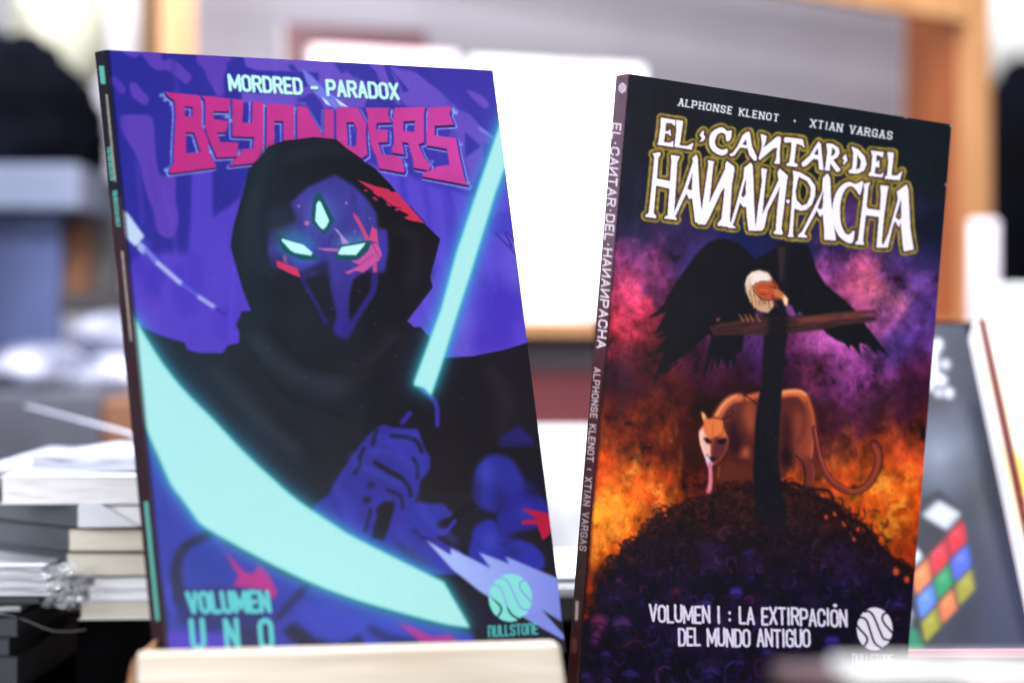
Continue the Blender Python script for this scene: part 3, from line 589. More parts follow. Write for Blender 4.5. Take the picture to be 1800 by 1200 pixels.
    # mound of bones
    mound = z5([]) + [(1004, 1215), (1018, 1110), (1034, 1076), (1043, 1057), (1050, 1030), (1063, 1007), (1078, 985), (1093, 967), (1112, 950), (1133, 933), (1143, 913), (1165, 900), (1187, 890), (1213, 878), (1240, 872), (1267, 864), (1330, 846), (1385, 852), (1410, 862), (1435, 866), (1479, 890), (1500, 912), (1517, 933), (1540, 950), (1556, 972), (1580, 990), (1606, 1010), (1640, 1060), (1640, 1215)]
    mp = []
    for i in range(len(mound)):
        a, b = np.array(mound[i], float), np.array(mound[(i + 1) % len(mound)], float)
        for t_ in np.arange(0, 1, .12): mp.append(tuple(a + (b - a) * t_ + rs.randn(2) * 2.6))
    mm = cv.mask(mp)
    base = np.empty((H, W, 3)); gy = np.clip((Y - 880) / 160., 0, 1)[..., None]
    base[:] = (np.array([34, 20, 22]) * (1 - gy) + np.array([20, 17, 32]) * gy) / 255.
    nn = vnoise(H, W, 16, rs, 4)[..., None]
    base *= .65 + .8 * nn
    cv.put(blur(mm, 1), base)
    for _ in range(70):
        x = rs.uniform(1060, 1560); y = rs.uniform(890, 1190); r = rs.uniform(12, 30)
        if mm[min(int(y - cv.y0), H - 1), min(int(x - cv.x0), W - 1)] < .5: continue
        cv.dot(x, y, r, r * .6, ((70, 32, 30) if y < 960 else (48, 30, 74)) if rs.rand() < .5 else (14, 10, 18), .5, 6)
    for _ in range(1300):
        x = rs.uniform(1015, 1610); y = rs.uniform(856, 1200)
        xi, yi = int(x - cv.x0), int(y - cv.y0)
        if mm[min(yi, H - 1), min(xi, W - 1)] < .5: continue
        d = (y - 860) / 340.; r = min(2 + rs.exponential(4.5), 18) * (1 + .4 * d); a0 = rs.uniform(0, 6.28); span = rs.uniform(1.5, 4.5)
        P = [(x + r * math.cos(a0 + span * q), y + 1.2 * r * math.sin(a0 + span * q)) for q in np.linspace(0, 1, 6)]
        hot_ = np.array([150, 58, 38]); cold = np.array([70, 50, 140]); c = hot_ * (1 - np.clip(d * 2.2, 0, 1)) + cold * np.clip(d * 2.2, 0, 1)
        if d > .35 and rs.rand() < .25: c = np.array([112, 36, 78])
        c = c * rs.choice([.15, .25, .35, .5, .85], p=[.30, .22, .20, .18, .10])
        cv.line(P, rs.uniform(1.2, 3), c, .8, .6, smooth=False)
    edge = [p for p in mp if 1030 < p[0] < 1610 and p[1] < 1070]
    for _ in range(120):
        x, y = edge[rs.randint(len(edge))]; r = rs.uniform(3, 9); a0 = rs.uniform(0, 6.28); sp_ = rs.uniform(2.5, 5.5)
        x += rs.randn() * 4; y += rs.uniform(-5, 12)
        P = [(x + r * math.cos(a0 + sp_ * q), y + 1.2 * r * math.sin(a0 + sp_ * q)) for q in np.linspace(0, 1, 8)]
        cv.line(P, rs.uniform(2, 4), (26, 15, 22), .95, .5, smooth=False); cv.line([(a - .8, b - 1) for a, b in P[:4]], 1, (150, 62, 42), .6, .4, smooth=False)
    for _ in range(160):
        x = rs.uniform(1120, 1560); y = 862 + rs.exponential(46) + abs(x - 1345) * .22; r = rs.uniform(4, 12); a0 = rs.uniform(0, 6.28); sp_ = rs.uniform(1.5, 4)
        P = [(x + r * math.cos(a0 + sp_ * q), y + r * math.sin(a0 + sp_ * q)) for q in np.linspace(0, 1, 7)]
        cv.line(P, rs.uniform(1.5, 3.5), (18, 12, 20), .8, .6, smooth=False); cv.line([(a - 1, b - 1.4) for a, b in P], 1.1, (138, 56, 40) if y < 950 else (96, 52, 110), .55, .5, smooth=False)
    for x, y, rx, ry, c in ((1053, 1093, 14, 15, (120, 46, 100)), (1093, 1096, 16, 12, (84, 46, 112)), (1048, 1120, 8, 14, (110, 44, 110)), (1294, 1042, 11, 10, (78, 52, 166)), (1240, 1062, 10, 8, (80, 52, 156)), (1088, 1022, 5, 9, (96, 36, 90)), (1064, 1153, 10, 8, (58, 40, 128)), (1175, 1146, 10, 7, (52, 42, 120)),
                            (1190, 1040, 4, 8, (120, 40, 34)), (1463, 1126, 13, 9, (76, 48, 176)), (1462, 1144, 12, 7, (46, 38, 140)), (1420, 1162, 10, 6, (58, 42, 132)), (1350, 1148, 12, 8, (52, 36, 110)), (1372, 1182, 14, 9, (66, 46, 150)), (1250, 1182, 14, 10, (56, 38, 120)), (1110, 1186, 14, 9, (50, 38, 112)), (1315, 974, 10, 8, (44, 36, 100)),
                            (1318, 1018, 5, 4, (60, 50, 150)), (1486, 1042, 6, 4, (84, 60, 170)), (1578, 1064, 12, 5, (70, 44, 140)), (1030, 1190, 10, 8, (50, 38, 120)), (1160, 900, 3, 6, (190, 70, 34)), (1110, 985, 4, 5, (150, 50, 40)), (1190, 905, 3, 5, (130, 46, 34))):
        cv.dot(x, y, rx, ry, c, .75, 3); cv.line([(x - rx, y + ry * rs.uniform(0, .8)), (x, y + ry * rs.uniform(-.2, .6)), (x + rx, y + ry * rs.uniform(.2, 1))], rs.uniform(2, 5), (18, 14, 26), .8, 1.2); cv.dot(x + rx * rs.uniform(-.6, .6), y + ry * .8, rx * .4, ry * .5, (16, 12, 24), .7, 1.5)
    for x, y, r in ((1445, 872, 5), (1468, 902, 5), (1486, 918, 7), (1502, 946, 5), (1508, 930, 4), (1452, 908, 4), (1575, 1004, 7), (1594, 1018, 6), (1497, 935, 3), (1170, 905, 3)): cv.dot(x, y, r * .8, r, (206, 76, 36), .9, 1)
    for p, w in (([(1365, 838), (1385, 862), (1420, 868), (1450, 880), (1478, 905), (1500, 935), (1520, 965)], 7), ([(1340, 826), (1372, 850), (1400, 850), (1430, 875), (1438, 905), (1426, 950)], 6), ([(1422, 860), (1455, 862), (1465, 886), (1445, 896)], 5), ([(1480, 905), (1520, 925), (1552, 966), (1590, 994), (1625, 1010)], 7), ([(1190, 892), (1215, 875), (1235, 880), (1230, 905)], 3)):
        cv.line(p, w, (24, 14, 22), .95, .8); cv.line([(x + 1, y - 2) for x, y in p], 1.2, (86, 34, 34), .6, .6)
    for _ in range(90):
        x = rs.uniform(1120, 1440); y = rs.uniform(862, 940); L = rs.uniform(6, 20); a = rs.uniform(0, 3.1)
        cv.line([(x, y), (x + L * math.cos(a) * .6, y + 3 * rs.randn()), (x + L * math.cos(a), y + L * math.sin(a) * .6)], 1.2, (92, 40, 32), .5, .4)
    # cross post
    post = z4([(795, 80), (885, 85), (872, 400), (845, 600), (828, 760), (812, 950), (800, 1120)]) + z5([(755, 560), (775, 720), (800, 900), (840, 1300), (560, 1300), (610, 900), (595, 660), (612, 300), (640, 130)]) + z4([(700, 900), (712, 600), (780, 520), (778, 300)])
    mpost = blur(cv.mask(post), 1.2) * np.clip((1010 - Y) / 110., 0, 1) * np.clip(.35 + (900 - np.abs(X - 1360) * 1.0 - Y + 60) / 60., .0, 1)
    cv.put(mpost, (22, 21, 29))
    cv.poly(z4([(785, 110), (835, 105), (822, 300), (780, 300)]), (52, 36, 42), .9, 1.5)
    for i in range(26):
        x = rs.uniform(700, 800); y = rs.uniform(560, 1300); cv.line(z4([(x, y), (x - 4, y + rs.uniform(40, 140))]), 1, (44, 32, 38), .5, .5)
    # condor
    cv.poly(z4([(330, 155), (400, 85), (440, 68), (500, 64), (560, 85), (620, 130), (665, 180), (720, 150), (790, 112), (800, 300), (780, 520), (740, 560), (600, 600), (590, 700), (560, 705), (545, 795), (528, 730), (505, 800), (490, 735), (470, 745), (450, 795), (440, 735), (425, 740), (378, 805), (390, 740), (415, 610), (400, 600), (300, 690), (200, 765), (104, 835), (140, 730), (150, 700), (98, 705), (130, 660), (165, 608), (100, 625), (180, 555), (104, 585), (150, 500), (175, 470), (86, 498), (150, 430), (200, 340), (255, 255)]), BK, 1, .7)
    cv.poly(z4([(880, 90), (960, 92), (985, 160), (1005, 230), (1060, 320), (1150, 392), (1225, 465), (1280, 540), (1330, 605), (1398, 694), (1345, 660), (1358, 722), (1290, 655), (1250, 650), (1258, 722), (1212, 665), (1195, 660), (1200, 690), (1165, 650), (1120, 632), (1060, 590), (1000, 520), (900, 505), (870, 470), (845, 420), (860, 200)]), BK, 1, .7)
    for x0, y0, x1, y1 in ((300, 330, 180, 560), (360, 380, 230, 640), (430, 420, 300, 600), (480, 130, 420, 300), (1000, 300, 1100, 420), (930, 180, 960, 380), (1120, 600, 1220, 650)):
        cv.line(z4([(x0, y0), (x1, y1)]), 2, (34, 36, 46), .45, 1.5)
    for i in range(90):
        k = rs.randint(5); x, y = ((95, 492), (105, 582), (104, 830), (380, 790), (1390, 690))[k]; dx_, dy_ = ((60, -40), (60, -40), (50, -70), (20, -90), (-60, -60))[k]
        o = rs.uniform(0, 1); x += dx_ * o + rs.uniform(0, 150 if k < 3 else 170) * (1 if k < 4 else -1) * o; y += dy_ * o + rs.uniform(-12, 12)
        cv.line(z4([(x - dx_ * .5, y - dy_ * .5), (x, y)]), .8, BK, .9, 0, w1=2.4, smooth=False)
    cv.poly(z4([(842, 425), (870, 440), (895, 492), (850, 498), (835, 470)]), (132, 66, 140), .9, .6)
    cv.poly(z4([(895, 490), (915, 470), (935, 496)]), (110, 60, 120), .9, .6)
    cv.poly(z4([(440, 520), (465, 500), (460, 530)]), (160, 70, 100), .9, .6)
    cv.dot(1335, 551, 8, 4, (130, 56, 130), .6, 1.5)
    # cross bar
    cv.poly(z4([(405, 560), (440, 545), (560, 520), (690, 500), (900, 500), (1100, 480), (1230, 468), (1340, 464), (1330, 476), (1240, 495), (1330, 500), (1350, 512), (1340, 525), (1280, 535), (1200, 540), (1050, 572), (850, 596), (700, 604), (500, 604), (430, 608)]), (58, 34, 38), 1, .7)
    cv.poly(z4([(900, 505), (1100, 484), (1335, 466), (1250, 492), (1050, 530), (900, 545)]), (104, 54, 50), .85, 1.5)
    for i in range(60):
        x = rs.uniform(420, 1240); y = 560 - (x - 420) * .06 + rs.uniform(-32, 36); L = rs.uniform(40, 150)
        cv.line(z4([(x, y), (x + L, y - L * .06 + rs.uniform(-5, 5))]), rs.uniform(.8, 1.8), (30, 20, 26) if rs.rand() < .6 else (128, 66, 54), .55, .3, smooth=False)
    cv.poly(z4([(735, 480), (850, 470), (842, 620), (735, 620)]), (20, 20, 28), .85, 3)
    # condor head
    cv.poly(z4([(606, 320), (618, 275), (645, 250), (690, 241), (735, 252), (762, 290), (758, 320), (700, 330), (672, 350), (690, 392), (765, 402), (768, 440), (735, 478), (690, 468), (655, 440), (635, 400), (612, 360)]), (214, 186, 164), 1, .5)
    for i in range(70):
        a = rs.uniform(1.7, 4.6); r0 = rs.uniform(40, 62); x = 695 + 1.05 * r0 * math.cos(a); y = 345 + 1.7 * r0 * math.sin(a) * (.62 if math.sin(a) < 0 else 1)
        c = (250, 240, 232) if y < 330 else ((236, 200, 150) if rs.rand() < .6 else (110, 66, 44))
        cv.line(z4([(x, y), (x + 10 * math.cos(a) + 6, y + 26)]), 1.1, c, .8, 0)
    cv.poly(z4([(640, 262), (690, 245), (740, 262), (750, 296), (690, 300), (640, 310)]), (240, 226, 220), .8, 1.5)
    cv.poly(z4([(614, 350), (668, 345), (690, 395), (762, 405), (765, 440), (735, 476), (690, 466), (655, 440), (632, 400)]), (190, 140, 102), .75, 1.5)
    for i in range(46):
        x = rs.uniform(620, 750); y = 300 + rs.uniform(0, 60) + (x - 620) * .5
        cv.line(z4([(x, y), (x + rs.uniform(4, 12), y + rs.uniform(24, 46))]), 1.1, ((246, 226, 196), (96, 58, 42), (60, 38, 36), (228, 178, 120))[rs.randint(4)], .75, 0, smooth=False)
    cv.line(z4([(612, 320), (622, 285), (650, 255), (690, 243)]), 1.4, (255, 250, 246), .8)
    cv.poly(z4([(655, 325), (690, 305), (765, 306), (792, 330), (800, 352), (790, 375), (770, 392), (765, 408), (720, 408), (682, 385), (658, 355)]), (176, 74, 44), 1, .4)
    cv.poly(z4([(772, 338), (802, 350), (830, 374), (850, 402), (842, 446), (828, 430), (818, 410), (800, 402), (780, 404), (764, 388)]), (186, 104, 66), 1, .3)
    cv.poly(z4([(822, 378), (850, 402), (842, 446), (828, 430), (822, 408)]), (238, 210, 176), 1, .3); cv.line(z4([(772, 338), (802, 349), (830, 373), (850, 402), (842, 446)]), 1, (60, 24, 22), .8); cv.line(z4([(775, 392), (800, 398), (818, 408)]), 1.2, (50, 18, 18), .9)
    cv.line(z4([(765, 380), (768, 410), (785, 440)]), 4, (120, 40, 34), .9, .6)
    cv.poly(z4([(745, 292), (775, 298), (795, 330), (780, 334)]), (120, 50, 40), 1, .4)
    cv.line(z4([(655, 355), (655, 325), (690, 305), (745, 303)]), 1.4, (60, 22, 20), .9); cv.line(z4([(658, 358), (684, 388), (722, 408), (765, 406)]), 1.4, (60, 22, 20), .9)
    for p in ([(690, 372), (725, 376)], [(745, 330), (780, 340)]):
        cv.line(z4(p), 1.2, (70, 24, 22), .9)
    cv.line(z4([(690, 350), (735, 352)]), 1.6, (226, 120, 70), .8); cv.dot(1362, 506, 1.4, 1.4, (30, 14, 16))
    for x in (575, 605, 632, 668): cv.line(z4([(x, 490), (x + 8, 500), (x + 22, 528)]), 2.2, (176, 108, 62), .95, .3)
    # gilt lettering
    u1 = lambda p: tr(1130, 190, 1 / 6., p); u2 = lambda p: tr(1280, 220, 1 / 6., p); u3 = lambda p: tr(1420, 250, 1 / 6., p)
    Ls = [
     [u1([(190, 100), (345, 128), (338, 195), (300, 160), (245, 160), (238, 245), (268, 243), (292, 222), (298, 300), (262, 272), (235, 270), (222, 360), (290, 365), (322, 342), (322, 415), (145, 385), (162, 368), (185, 200)])],
     [u1([(350, 125), (425, 135), (400, 330), (388, 395), (470, 400), (535, 365), (515, 440), (332, 410), (352, 250)])],
     [u1([(645, 232), (640, 280), (662, 310), (640, 345), (595, 362), (625, 320), (598, 290), (615, 258)])],
     [catmull(u1([(935, 238), (938, 260), (928, 320), (905, 350), (880, 345), (872, 285), (830, 262), (785, 285), (762, 350), (775, 405), (830, 440), (888, 430), (895, 465), (850, 500), (780, 485), (715, 425), (698, 340), (720, 265), (780, 218), (840, 205), (890, 242)]), 4)],
     [u2([(225, 68), (235, 110), (250, 220), (300, 330), (302, 370), (275, 378), (225, 320), (205, 248), (125, 238), (65, 322), (30, 332), (10, 310), (50, 290), (100, 220), (150, 110), (190, 75)]), u2([(186, 150), (196, 212), (150, 207)])],
     [u2([(340, 92), (408, 115), (395, 180), (370, 240), (420, 200), (520, 118), (556, 125), (555, 180), (545, 260), (545, 412), (482, 405), (505, 360), (515, 240), (480, 245), (390, 322), (330, 372), (320, 350), (350, 250), (355, 180)])],
     [u2([(600, 128), (720, 140), (790, 150), (808, 245), (775, 215), (722, 195), (712, 260), (697, 395), (737, 415), (725, 442), (620, 432), (608, 415), (645, 390), (665, 250), (665, 182), (600, 187), (583, 160)])],
     [u2([(955, 172), (980, 200), (988, 300), (1007, 477), (957, 470), (950, 365), (900, 357), (820, 432), (783, 442), (773, 400), (860, 320), (920, 220)]), u2([(945, 240), (950, 315), (905, 310)])],
     [u2([(1035, 193), (1100, 198), (1165, 238), (1178, 290), (1152, 342), (1107, 367), (1184, 465), (1172, 492), (1140, 492), (1078, 405), (1072, 482), (1017, 477), (1030, 400), (1045, 280)]), u2([(1096, 238), (1130, 268), (1126, 300), (1086, 335)])],
     [u3([(405, 118), (407, 158), (422, 190), (380, 238), (368, 225), (385, 195), (362, 168)])],
     [u3([(458, 46), (530, 73), (600, 148), (622, 230), (592, 302), (530, 333), (438, 328), (428, 300), (465, 280), (475, 200), (478, 110)]), u3([(522, 128), (560, 200), (550, 272), (510, 292), (520, 200)])],
     [u3([(663, 88), (802, 105), (790, 165), (750, 140), (724, 143), (722, 212), (757, 188), (754, 272), (715, 257), (705, 330), (762, 342), (802, 320), (785, 372), (643, 357), (638, 335), (665, 310), (680, 150)])],
     [u3([(838, 103), (907, 110), (900, 200), (882, 350), (940, 352), (998, 298), (985, 350), (970, 402), (808, 387), (813, 365), (835, 350), (850, 200)])],
     [u1([(103, 480), (182, 463), (187, 490), (165, 530), (150, 743), (285, 770), (300, 560), (296, 493), (392, 510), (365, 570), (330, 1100), (322, 1130), (350, 1150), (362, 1182), (228, 1165), (228, 1150), (262, 1130), (280, 850), (140, 820), (115, 1110), (142, 1135), (138, 1162), (28, 1147), (23, 1130), (60, 1110), (90, 850), (120, 520)])],
     [u1([(567, 487), (580, 530), (600, 900), (636, 1218), (552, 1206), (520, 950), (485, 962), (460, 900), (350, 1130), (330, 1155), (325, 1110), (440, 830), (530, 560), (518, 530)]), u1([(525, 680), (515, 870), (470, 850)])],
     [[(1244, 281.5), (1256, 284), (1254, 290), (1247, 357), (1251, 347), (1275, 296), (1275, 288), (1278, 283), (1291, 293), (1291, 300), (1287, 323), (1283, 385), (1284, 392), (1295, 401), (1261, 396.5), (1262, 392), (1268, 385), (1274, 330), (1268, 337), (1246, 385), (1240, 395), (1226, 394), (1234, 365), (1242, 310), (1245, 290)]],
     [u2([(240, 392), (260, 430), (268, 600), (275, 850), (292, 1115), (215, 1112), (195, 950), (187, 860), (160, 867), (125, 820), (60, 1030), (45, 1055), (75, 1088), (-5, 1083), (20, 1050), (80, 850), (120, 700), (160, 560), (168, 450)]), u2([(187, 560), (185, 730), (160, 765), (140, 745), (150, 700)])],
     [u2([(348, 452), (412, 465), (405, 500), (378, 750), (362, 940), (380, 900), (530, 580), (518, 500), (545, 457), (632, 535), (620, 600), (592, 850), (562, 1090), (578, 1140), (565, 1158), (483, 1147), (478, 1130), (500, 1110), (520, 850), (545, 650), (530, 690), (420, 900), (382, 1080), (360, 1112), (270, 1117), (292, 1060), (310, 900), (355, 600)])],
     [u2([(613, 790), (640, 783), (652, 800), (635, 832), (613, 812)])],
     [u2([(683, 478), (760, 498), (862, 560), (918, 640), (918, 740), (882, 842), (820, 897), (760, 902), (700, 882), (682, 1140), (692, 1182), (623, 1177), (640, 1140), (655, 1000), (688, 560)]), u2([(742, 545), (830, 590), (870, 660), (865, 750), (830, 830), (780, 850), (722, 790), (712, 700)])],
     [u2([(1047, 507), (1077, 560), (1087, 800), (1110, 1000), (1137, 1217), (1013, 1210), (1010, 1080), (998, 940), (970, 972), (935, 900), (880, 1000), (820, 1110), (802, 1150), (832, 1167), (832, 1187), (733, 1182), (738, 1160), (780, 1120), (850, 980), (990, 700), (998, 560)]), u2([(1006, 690), (996, 870), (965, 890), (945, 870), (970, 800)])],
     [catmull(u3([(580, 408), (577, 470), (548, 557), (512, 510), (470, 470), (420, 475), (370, 545), (342, 680), (347, 830), (380, 935), (430, 975), (490, 930), (472, 1057), (400, 1050), (320, 980), (273, 860), (258, 720), (280, 580), (340, 470), (430, 418), (505, 440)]), 4)],
     [u3([(588, 440), (662, 418), (640, 470), (620, 680), (640, 700), (760, 717), (770, 560), (763, 453), (854, 463), (840, 520), (803, 800), (780, 1060), (798, 1085), (852, 1110), (722, 1112), (728, 1070), (750, 790), (612, 772), (582, 1040), (597, 1082), (498, 1077), (498, 1065), (530, 1030), (570, 700), (595, 500)])],
     [u3([(1042, 446), (1062, 500), (1082, 900), (1117, 1132), (1013, 1152), (1000, 1080), (980, 850), (960, 902), (920, 830), (898, 880), (850, 1085), (848, 1112), (790, 1095), (850, 960), (950, 600), (938, 520)]), u3([(985, 600), (985, 800), (960, 820), (925, 790)])],
    ]
    M = np.zeros((H, W))
    for L in Ls: np.maximum(M, cv.mask(L), M)
    d9 = dilate(M, 8.2); d6 = dilate(M, 5.4); d3 = dilate(M, 3.0)
    gn = vnoise(H, W, 7, rs, 3)[..., None]
    gold = (np.array([150, 140, 50]) + (gn - .5) * np.array([60, 40, 40])) / 255.
    cv.put(blur(d9, .5), (44, 38, 30), .6); cv.put(d9, gold)
    cv.put(np.clip(blur(d6, 1) * 1.1, 0, 1), (np.array([92, 72, 30]) + (gn - .45) * np.array([150, 110, 30])) / 255.)
    cv.put(d3, (62, 40, 52)); cv.put(M, (240, 236, 252))
    WH = (232, 234, 244)
    for tx, a, b, up, sw in (('ALPHONSE KLENOT', (1193, 185.5), (1367, 213.5), (1.6, -11.5), 2.2), ('XTIAN VARGAS', (1425, 223), (1567, 245), (1.6, -12.5), 2.2)):
        cv.put(cv.text(tx, a, b, up, sw, .42, serif=True), WH)
    cv.dot(1397, 213, 1.6, 2.4, WH)
    a = cv.text('VOLUMEN I : LA EXTIRPACION', (1143, 1091), (1488, 1099.5), (-.6, -28), 4.4, .26, jitter=.08, rs=rs)
    b = cv.text('DEL MUNDO ANTIGUO', (1194, 1133), (1423, 1136), (-.6, -29), 4.4, .26, jitter=.08, rs=rs)
    cv.put(np.maximum(a, b), (214, 208, 232)); cv.dot(1468, 1063.5, 4, 3.2, (214, 208, 232))
    emblem(cv, 1537.5, 1105, 31.5, 38, (222, 216, 232), None, 3.4)
    cv.put(cv.text('nULLSTOnE', (1499, 1166), (1569, 1168), (0, -17), 2.4, .3), (196, 190, 208))
    # faint violet smears over the black
    cv.dot(1101, 210, 3, 16, (36, 40, 120), .6, 4)
    # spine strip
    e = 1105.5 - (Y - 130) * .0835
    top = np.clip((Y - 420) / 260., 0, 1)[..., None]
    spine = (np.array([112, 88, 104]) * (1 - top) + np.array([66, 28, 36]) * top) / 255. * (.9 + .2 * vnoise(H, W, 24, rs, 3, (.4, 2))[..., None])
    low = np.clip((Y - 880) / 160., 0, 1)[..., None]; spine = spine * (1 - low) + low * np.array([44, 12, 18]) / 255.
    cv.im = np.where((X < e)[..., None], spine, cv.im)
    cv.im *= (1 - .45 * np.clip(1 - np.abs(X - e - 1.5) / 3, 0, 1))[..., None]
    emblem(cv, 1094, 155, 7, 9, (236, 232, 240), None, 1.0)
    cv.put(cv.text('EL.CAWTAR.DEL.HAWAWPACHA', (1077.5, 217), (1050, 610), (13.5, 1.8), 3.0, .3), (236, 226, 236))
    cv.put(cv.text('ALPHONSE KLENOT | XTIAN VARGAS', (1045, 646), (1019, 966), (10.5, 1.4), 2.3, .35), (196, 180, 188))
    cv.poly([(1011.5, 1054), (1018, 1056), (1016, 1090), (1010, 1090)], (190, 182, 184), .95, 1)
    cv.poly([(1006, 1120), (1014, 1122), (1013, 1148), (1005, 1148)], (110, 66, 60), .8, 2)
    for _ in range(50):
        x = rs.randint(1110, 1640); y = rs.randint(170, 900); cv.dot(x, y, .8, .8, (150, 140, 170), .4)
    for x, y in ((1672, 221), (1592, 206), (1664, 325)): cv.dot(x, y, 3, 2, (220, 220, 230), .9, 1)
    return cv
# ------------------------------------------------------------------ helpers
def W(px, py, d):
    """Point that shows at picture position px, py when it stands d metres off."""
    return Vector(((px - 900) / 3500. * d, d, EYE - (py - 600) / 3500. * d))

def link(o, parent=None):
    col.objects.link(o)
    if parent is not None: o.parent = parent
    return o

def thing(name, label, cat, loc=(0, 0, 0), group=None):
    o = link(bpy.data.objects.new(name, None)); o.location = loc; o.empty_display_size = .02
    o['label'] = label; o['category'] = cat
    if group: o['group'] = group
    return o

def mesh(name, verts, faces, mat, parent=None, smooth=False, bevel=0):
    me = bpy.data.meshes.new(name)
    off = parent_off(parent)
    me.from_pydata([tuple(Vector(v) - off) for v in verts], [], faces); me.update()
    me.materials.append(mat)
    if smooth: me.polygons.foreach_set('use_smooth', [True] * len(me.polygons))
    o = link(bpy.data.objects.new(name, me), parent)
    if bevel:
        b = o.modifiers.new('bevel', 'BEVEL'); b.width = bevel; b.segments = 2; b.limit_method = 'ANGLE'
    return o

def parent_off(p):
    v = Vector((0, 0, 0))
    while p is not None: v += p.location; p = p.parent
    return v

HEX = [(0, 3, 2, 1), (4, 5, 6, 7), (0, 1, 5, 4), (1, 2, 6, 5), (2, 3, 7, 6), (3, 0, 4, 7)]
def hexa(name, p8, mat, parent=None, bevel=0):
    return mesh(name, p8, HEX, mat, parent, bevel=bevel)

def box(name, lo, hi, mat, parent=None, bevel=0, yaw=0, pivot=None):
    (x0, y0, z0), (x1, y1, z1) = lo, hi
    P = [Vector(p) for p in ((x0, y0, z0), (x1, y0, z0), (x1, y1, z0), (x0, y1, z0), (x0, y0, z1), (x1, y0, z1), (x1, y1, z1), (x0, y1, z1))]
    if yaw:
        c = Vector(pivot) if pivot is not None else (P[0] + P[6]) / 2; R = Matrix.Rotation(yaw, 3, 'Z')
        P = [R @ (p - c) + c for p in P]
    return hexa(name, P, mat, parent, bevel)

def slab(name, quad, t, mat, parent=None, bevel=0):
    """Quad a b c d (seen from the front: top left, top right, bottom right, bottom left) with depth vector t."""
    q = [Vector(p) for p in quad]; t = Vector(t)
    return hexa(name, [q[3], q[2], q[2] + t, q[3] + t, q[0], q[1], q[1] + t, q[0] + t], mat, parent, bevel)

def srgb(c):
    return tuple(float(v) for v in lin(np.array(c, float) / 255.)) + (1,)

def mat(name, c1, c2=None, rough=.6, scale=20., stretch=(1, 1, 1), bump=.0, spec=.5, detail=4., coat=0., lo=.35, hi=.65):
    m = bpy.data.materials.new(name); m.use_nodes = True; nt = m.node_tree; b = nt.nodes['Principled BSDF']
    b.inputs['Roughness'].default_value = rough; b.inputs['Specular IOR Level'].default_value = spec; b.inputs['Coat Weight'].default_value = coat
    tc = nt.nodes.new('ShaderNodeTexCoord'); mp = nt.nodes.new('ShaderNodeMapping'); mp.inputs['Scale'].default_value = stretch
    nz = nt.nodes.new('ShaderNodeTexNoise'); nz.inputs['Scale'].default_value = scale; nz.inputs['Detail'].default_value = detail
    rp = nt.nodes.new('ShaderNodeValToRGB'); rp.color_ramp.elements[0].position = lo; rp.color_ramp.elements[1].position = hi
    rp.color_ramp.elements[0].color = srgb(c1); rp.color_ramp.elements[1].color = srgb(c2 or [min(255, v * 1.06) for v in c1])
    nt.links.new(tc.outputs['Object'], mp.inputs[0]); nt.links.new(mp.outputs[0], nz.inputs['Vector'])
    nt.links.new(nz.outputs['Fac'], rp.inputs[0]); nt.links.new(rp.outputs[0], b.inputs['Base Color'])
    if bump:
        bp = nt.nodes.new('ShaderNodeBump'); bp.inputs['Strength'].default_value = bump; bp.inputs['Distance'].default_value = .001
        nt.links.new(nz.outputs['Fac'], bp.inputs['Height']); nt.links.new(bp.outputs[0], b.inputs['Normal'])
    return m

def print_mat(name, rough=.32, warp=.25):
    m = bpy.data.materials.new(name); m.use_nodes = True; nt = m.node_tree; b = nt.nodes['Principled BSDF']
    at = nt.nodes.new('ShaderNodeAttribute'); at.attribute_name = 'ink'
    tc = nt.nodes.new('ShaderNodeTexCoord')
    gr = nt.nodes.new('ShaderNodeTexNoise'); gr.inputs['Scale'].default_value = 1600; gr.inputs['Detail'].default_value = 2
    mr = nt.nodes.new('ShaderNodeMapRange'); mr.inputs['To Min'].default_value = .86; mr.inputs['To Max'].default_value = 1.1
    mx = nt.nodes.new('ShaderNodeMix'); mx.data_type = 'RGBA'; mx.blend_type = 'MULTIPLY'; mx.inputs[0].default_value = 1
    nt.links.new(tc.outputs['Object'], gr.inputs['Vector']); nt.links.new(gr.outputs['Fac'], mr.inputs[0])
    nt.links.new(at.outputs['Color'], mx.inputs[6]); nt.links.new(mr.outputs[0], mx.inputs[7]); nt.links.new(mx.outputs[2], b.inputs['Base Color'])
    n2 = nt.nodes.new('ShaderNodeTexNoise'); n2.inputs['Scale'].default_value = 14; n2.inputs['Detail'].default_value = 6; n2.inputs['Roughness'].default_value = .62
    bp = nt.nodes.new('ShaderNodeBump'); bp.inputs['Strength'].default_value = warp; bp.inputs['Distance'].default_value = .002
    nt.links.new(tc.outputs['Object'], n2.inputs['Vector']); nt.links.new(n2.outputs['Fac'], bp.inputs['Height']); nt.links.new(bp.outputs[0], b.inputs['Normal'])
    r2 = nt.nodes.new('ShaderNodeMapRange'); r2.inputs['To Min'].default_value = rough - .08; r2.inputs['To Max'].default_value = rough + .12
    nt.links.new(n2.outputs['Fac'], r2.inputs[0]); nt.links.new(r2.outputs[0], b.inputs['Roughness'])
    b.inputs['Specular IOR Level'].default_value = .26
    return m

